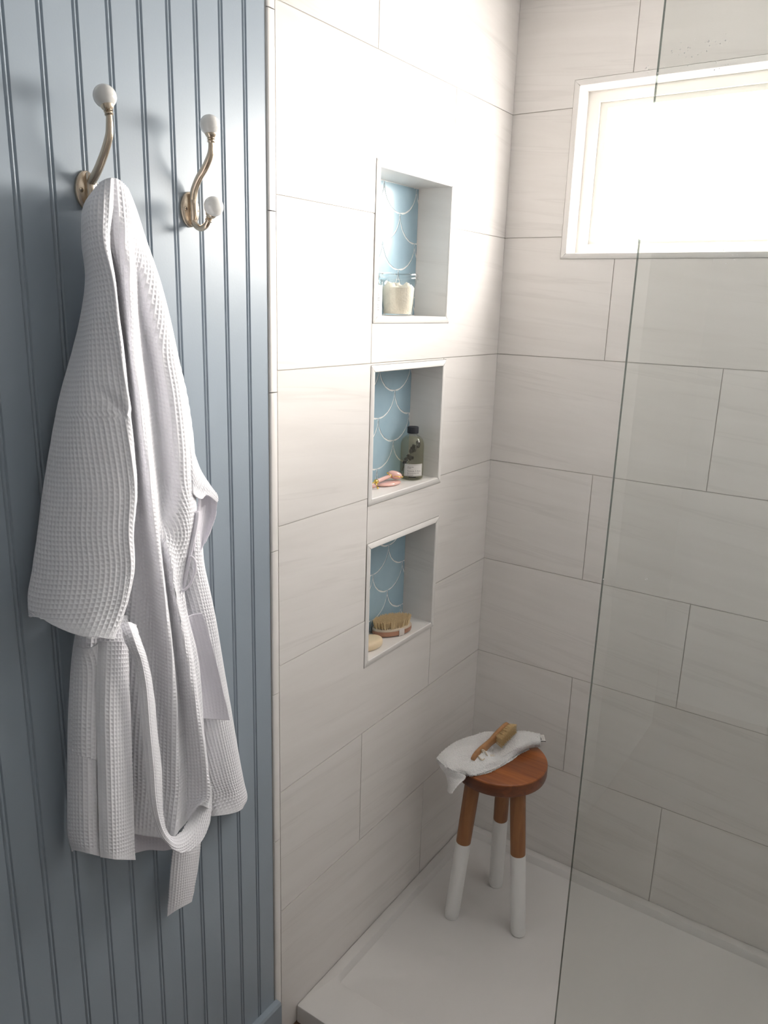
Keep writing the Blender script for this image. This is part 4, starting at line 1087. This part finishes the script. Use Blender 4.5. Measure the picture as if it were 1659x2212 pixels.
cloth('placket', W_(PB), M['robe'], rb, anchor=0, edges='lb', extra=fine_folds(9, .0010, 60, 13))
PK = [[(165, 1394, .042), (178, 1400, .066), (194, 1401, .076), (212, 1390, .082)],
      R_(1450, [160, 176, 192, 209], [.042, .059, .068, .0725]),
      R_(1540, [158, 174, 191, 208], [.041, .058, .067, .0715]),
      R_(1600, [157, 173, 191, 209], [.041, .058, .067, .0715]),
      [(156, 1628, .041), (173, 1632, .058), (191, 1637, .067), (210, 1642, .0715)]]
cloth('pocket', W_(PK), M['robe'], rb, anchor=0, edges='t')

# back of the robe seen between the fronts
IN = [R_(1400, [262, 285, 312, 345, 360], [.040, .036, .036, .040, .046]),
      R_(1550, [266, 288, 315, 345, 362], [.038, .034, .034, .040, .046]),
      R_(1700, [268, 290, 318, 350, 372], [.038, .036, .036, .042, .046]),
      [(268, 1846, .038), (292, 1843, .036), (320, 1837, .036), (352, 1836, .040), (378, 1832, .044)]]
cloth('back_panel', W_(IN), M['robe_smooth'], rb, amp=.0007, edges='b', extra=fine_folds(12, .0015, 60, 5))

# far front: skirt towards the tiled wall
KS = [R_(1140, [402, 414, 424, 433, 432], [.035, .050, .056, .046, .012]),
      R_(1187, [400, 414, 427, 437, 436], [.035, .050, .056, .046, .012]),
      R_(1225, [398, 415, 430, 441, 440], [.035, .050, .056, .046, .010]),
      R_(1300, [398, 420, 440, 457, 455], [.036, .050, .056, .046, .010]),
      R_(1362, [404, 430, 452, 469, 467], [.036, .050, .056, .045, .010]),
      R_(1473, [415, 443, 467, 486, 484], [.036, .050, .056, .044, .010]),
      R_(1588, [425, 458, 485, 505, 503], [.036, .050, .056, .044, .010]),
      R_(1683, [435, 472, 502, 524, 521], [.036, .050, .056, .044, .010]),
      R_(1722, [440, 478, 509, 532, 529], [.036, .050, .056, .044, .010]),
      [(446, 1763, .036), (470, 1762, .050), (497, 1758, .056), (522, 1747, .046), (523, 1744, .012)]]
cloth('far_panel', W_(KS), M['robe'], rb, anchor=.75, edges='b', extra=fine_folds(14, .0010, 60, 8))
# its pocket: a smooth flap turned away from the light, open at the top
PO = [[(403, 1333, .062), (418, 1328, .066), (437, 1325, .074)],
      [(412, 1370, .060), (430, 1370, .065), (452, 1372, .075)],
      [(424, 1440, .058), (446, 1440, .064), (470, 1442, .075)],
      [(432, 1500, .058), (458, 1500, .064), (484, 1502, .074)],
      [(437, 1552, .060), (465, 1554, .064), (497, 1556, .072)]]
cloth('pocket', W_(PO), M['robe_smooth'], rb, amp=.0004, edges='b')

# far sleeve folded back: mouth with its lining
CU = [[(404, 960, .086), (410, 950, .086), (418, 975, .080), (432, 1014, .074), (452, 1046, .070), (469, 1069, .066)],
      [(408, 1010, .090), (414, 1012, .092), (424, 1030, .088), (437, 1048, .082), (453, 1062, .076), (471, 1080, .068)],
      [(412, 1060, .088), (417, 1066, .092), (425, 1074, .090), (436, 1078, .084), (448, 1069, .078), (469, 1085, .068)]]
cloth('far_sleeve', W_(CU), M['robe'], rb, anchor=0, edges='b')
CL = [[(432, 1078, .070), (440, 1071, .066), (455, 1072, .064), (470, 1082, .064)],
      [(428, 1105, .062), (438, 1100, .052), (454, 1103, .050), (466, 1110, .058)],
      [(424, 1140, .060), (434, 1138, .048), (446, 1140, .048), (457, 1141, .056)],
      [(421, 1168, .058), (428, 1170, .050), (438, 1173, .050), (446, 1165, .054)],
      [(419, 1190, .056), (425, 1192, .052), (430, 1191, .052), (436, 1187, .052)]]
cloth('far_sleeve_lining', W_(CL), M['robe_smooth'], rb, amp=.0004, thick=.003)
# rolled hem of the far sleeve running down the front, and the belt loop
HM = cr1([at_x(*p) for p in ((427, 1104, .090), (421, 1140, .090), (413, 1180, .088), (406, 1215, .086), (399, 1252, .084), (394, 1282, .080))], 40)
MB().tube(HM, np.interp(np.linspace(0, 1, 40), [0, .1, .8, 1], [.0035, .0048, .0042, .002]), 10, flat=.6).build('sleeve_hem', M['robe_smooth'], rb, smooth=True)
LP = cr1([at_x(*p) for p in ((409, 1203, .088), (415, 1203, .094), (421, 1212, .096), (422, 1228, .096), (418, 1246, .095), (411, 1262, .093), (402, 1272, .090), (394, 1277, .086))], 40)
MB().tube(LP, .0022, 8).build('belt_loop', M['robe_smooth'], rb, smooth=True)

# belt: down the front, round the bottom, tail hanging
BE = [[(262, 1348, .092), (277, 1344, .100), (294, 1350, .098)],
      [(268, 1380, .098), (285, 1368, .112), (302, 1378, .102)],
      [(277, 1400, .102), (297, 1404, .116), (313, 1410, .104)],
      [(289, 1426, .102), (306, 1430, .114), (321, 1438, .102)],
      [(299, 1480, .100), (316, 1486, .110), (331, 1492, .100)],
      [(305, 1566, .098), (323, 1572, .108), (340, 1580, .098)],
      [(313, 1652, .098), (331, 1656, .108), (349, 1664, .098)],
      [(322, 1733, .098), (337, 1732, .107), (351, 1736, .098)],
      [(342, 1796, .100), (348, 1785, .104), (355, 1776, .096)],
      [(363, 1824, .100), (364, 1813, .100), (365, 1802, .088)],
      [(386, 1841, .096), (382, 1824, .094), (378, 1806, .082)],
      [(412, 1837, .088), (403, 1816, .087), (393, 1795, .077)],
      [(437, 1815, .082), (422, 1795, .082), (405, 1774, .073)],
      [(451, 1783, .078), (434, 1767, .078), (411, 1750, .070)],
      [(457, 1745, .074), (441, 1736, .074), (419, 1726, .068)],
      [(457, 1700, .070), (446, 1695, .070), (430, 1690, .066)]]
cloth('belt', W_(BE), M['robe'], rb, anchor=.5, cell=.0060, amp=.0011, face=(1, -.4, .3))
TL = [[(376, 1810, .040), (390, 1806, .046), (410, 1802, .046), (434, 1800, .040)],
      [(373, 1845, .038), (388, 1842, .044), (409, 1838, .044), (433, 1828, .038)],
      [(368, 1900, .034), (384, 1894, .040), (404, 1890, .040), (426, 1882, .034)],
      [(365, 1945, .030), (381, 1938, .036), (400, 1930, .036), (419, 1922, .030)],
      [(361, 1980, .026), (378, 1968, .032), (396, 1958, .032), (414, 1948, .027)]]
cloth('belt_tail', W_(TL), M['robe'], rb, anchor=.5, cell=.0060, amp=.0011, edges='b')
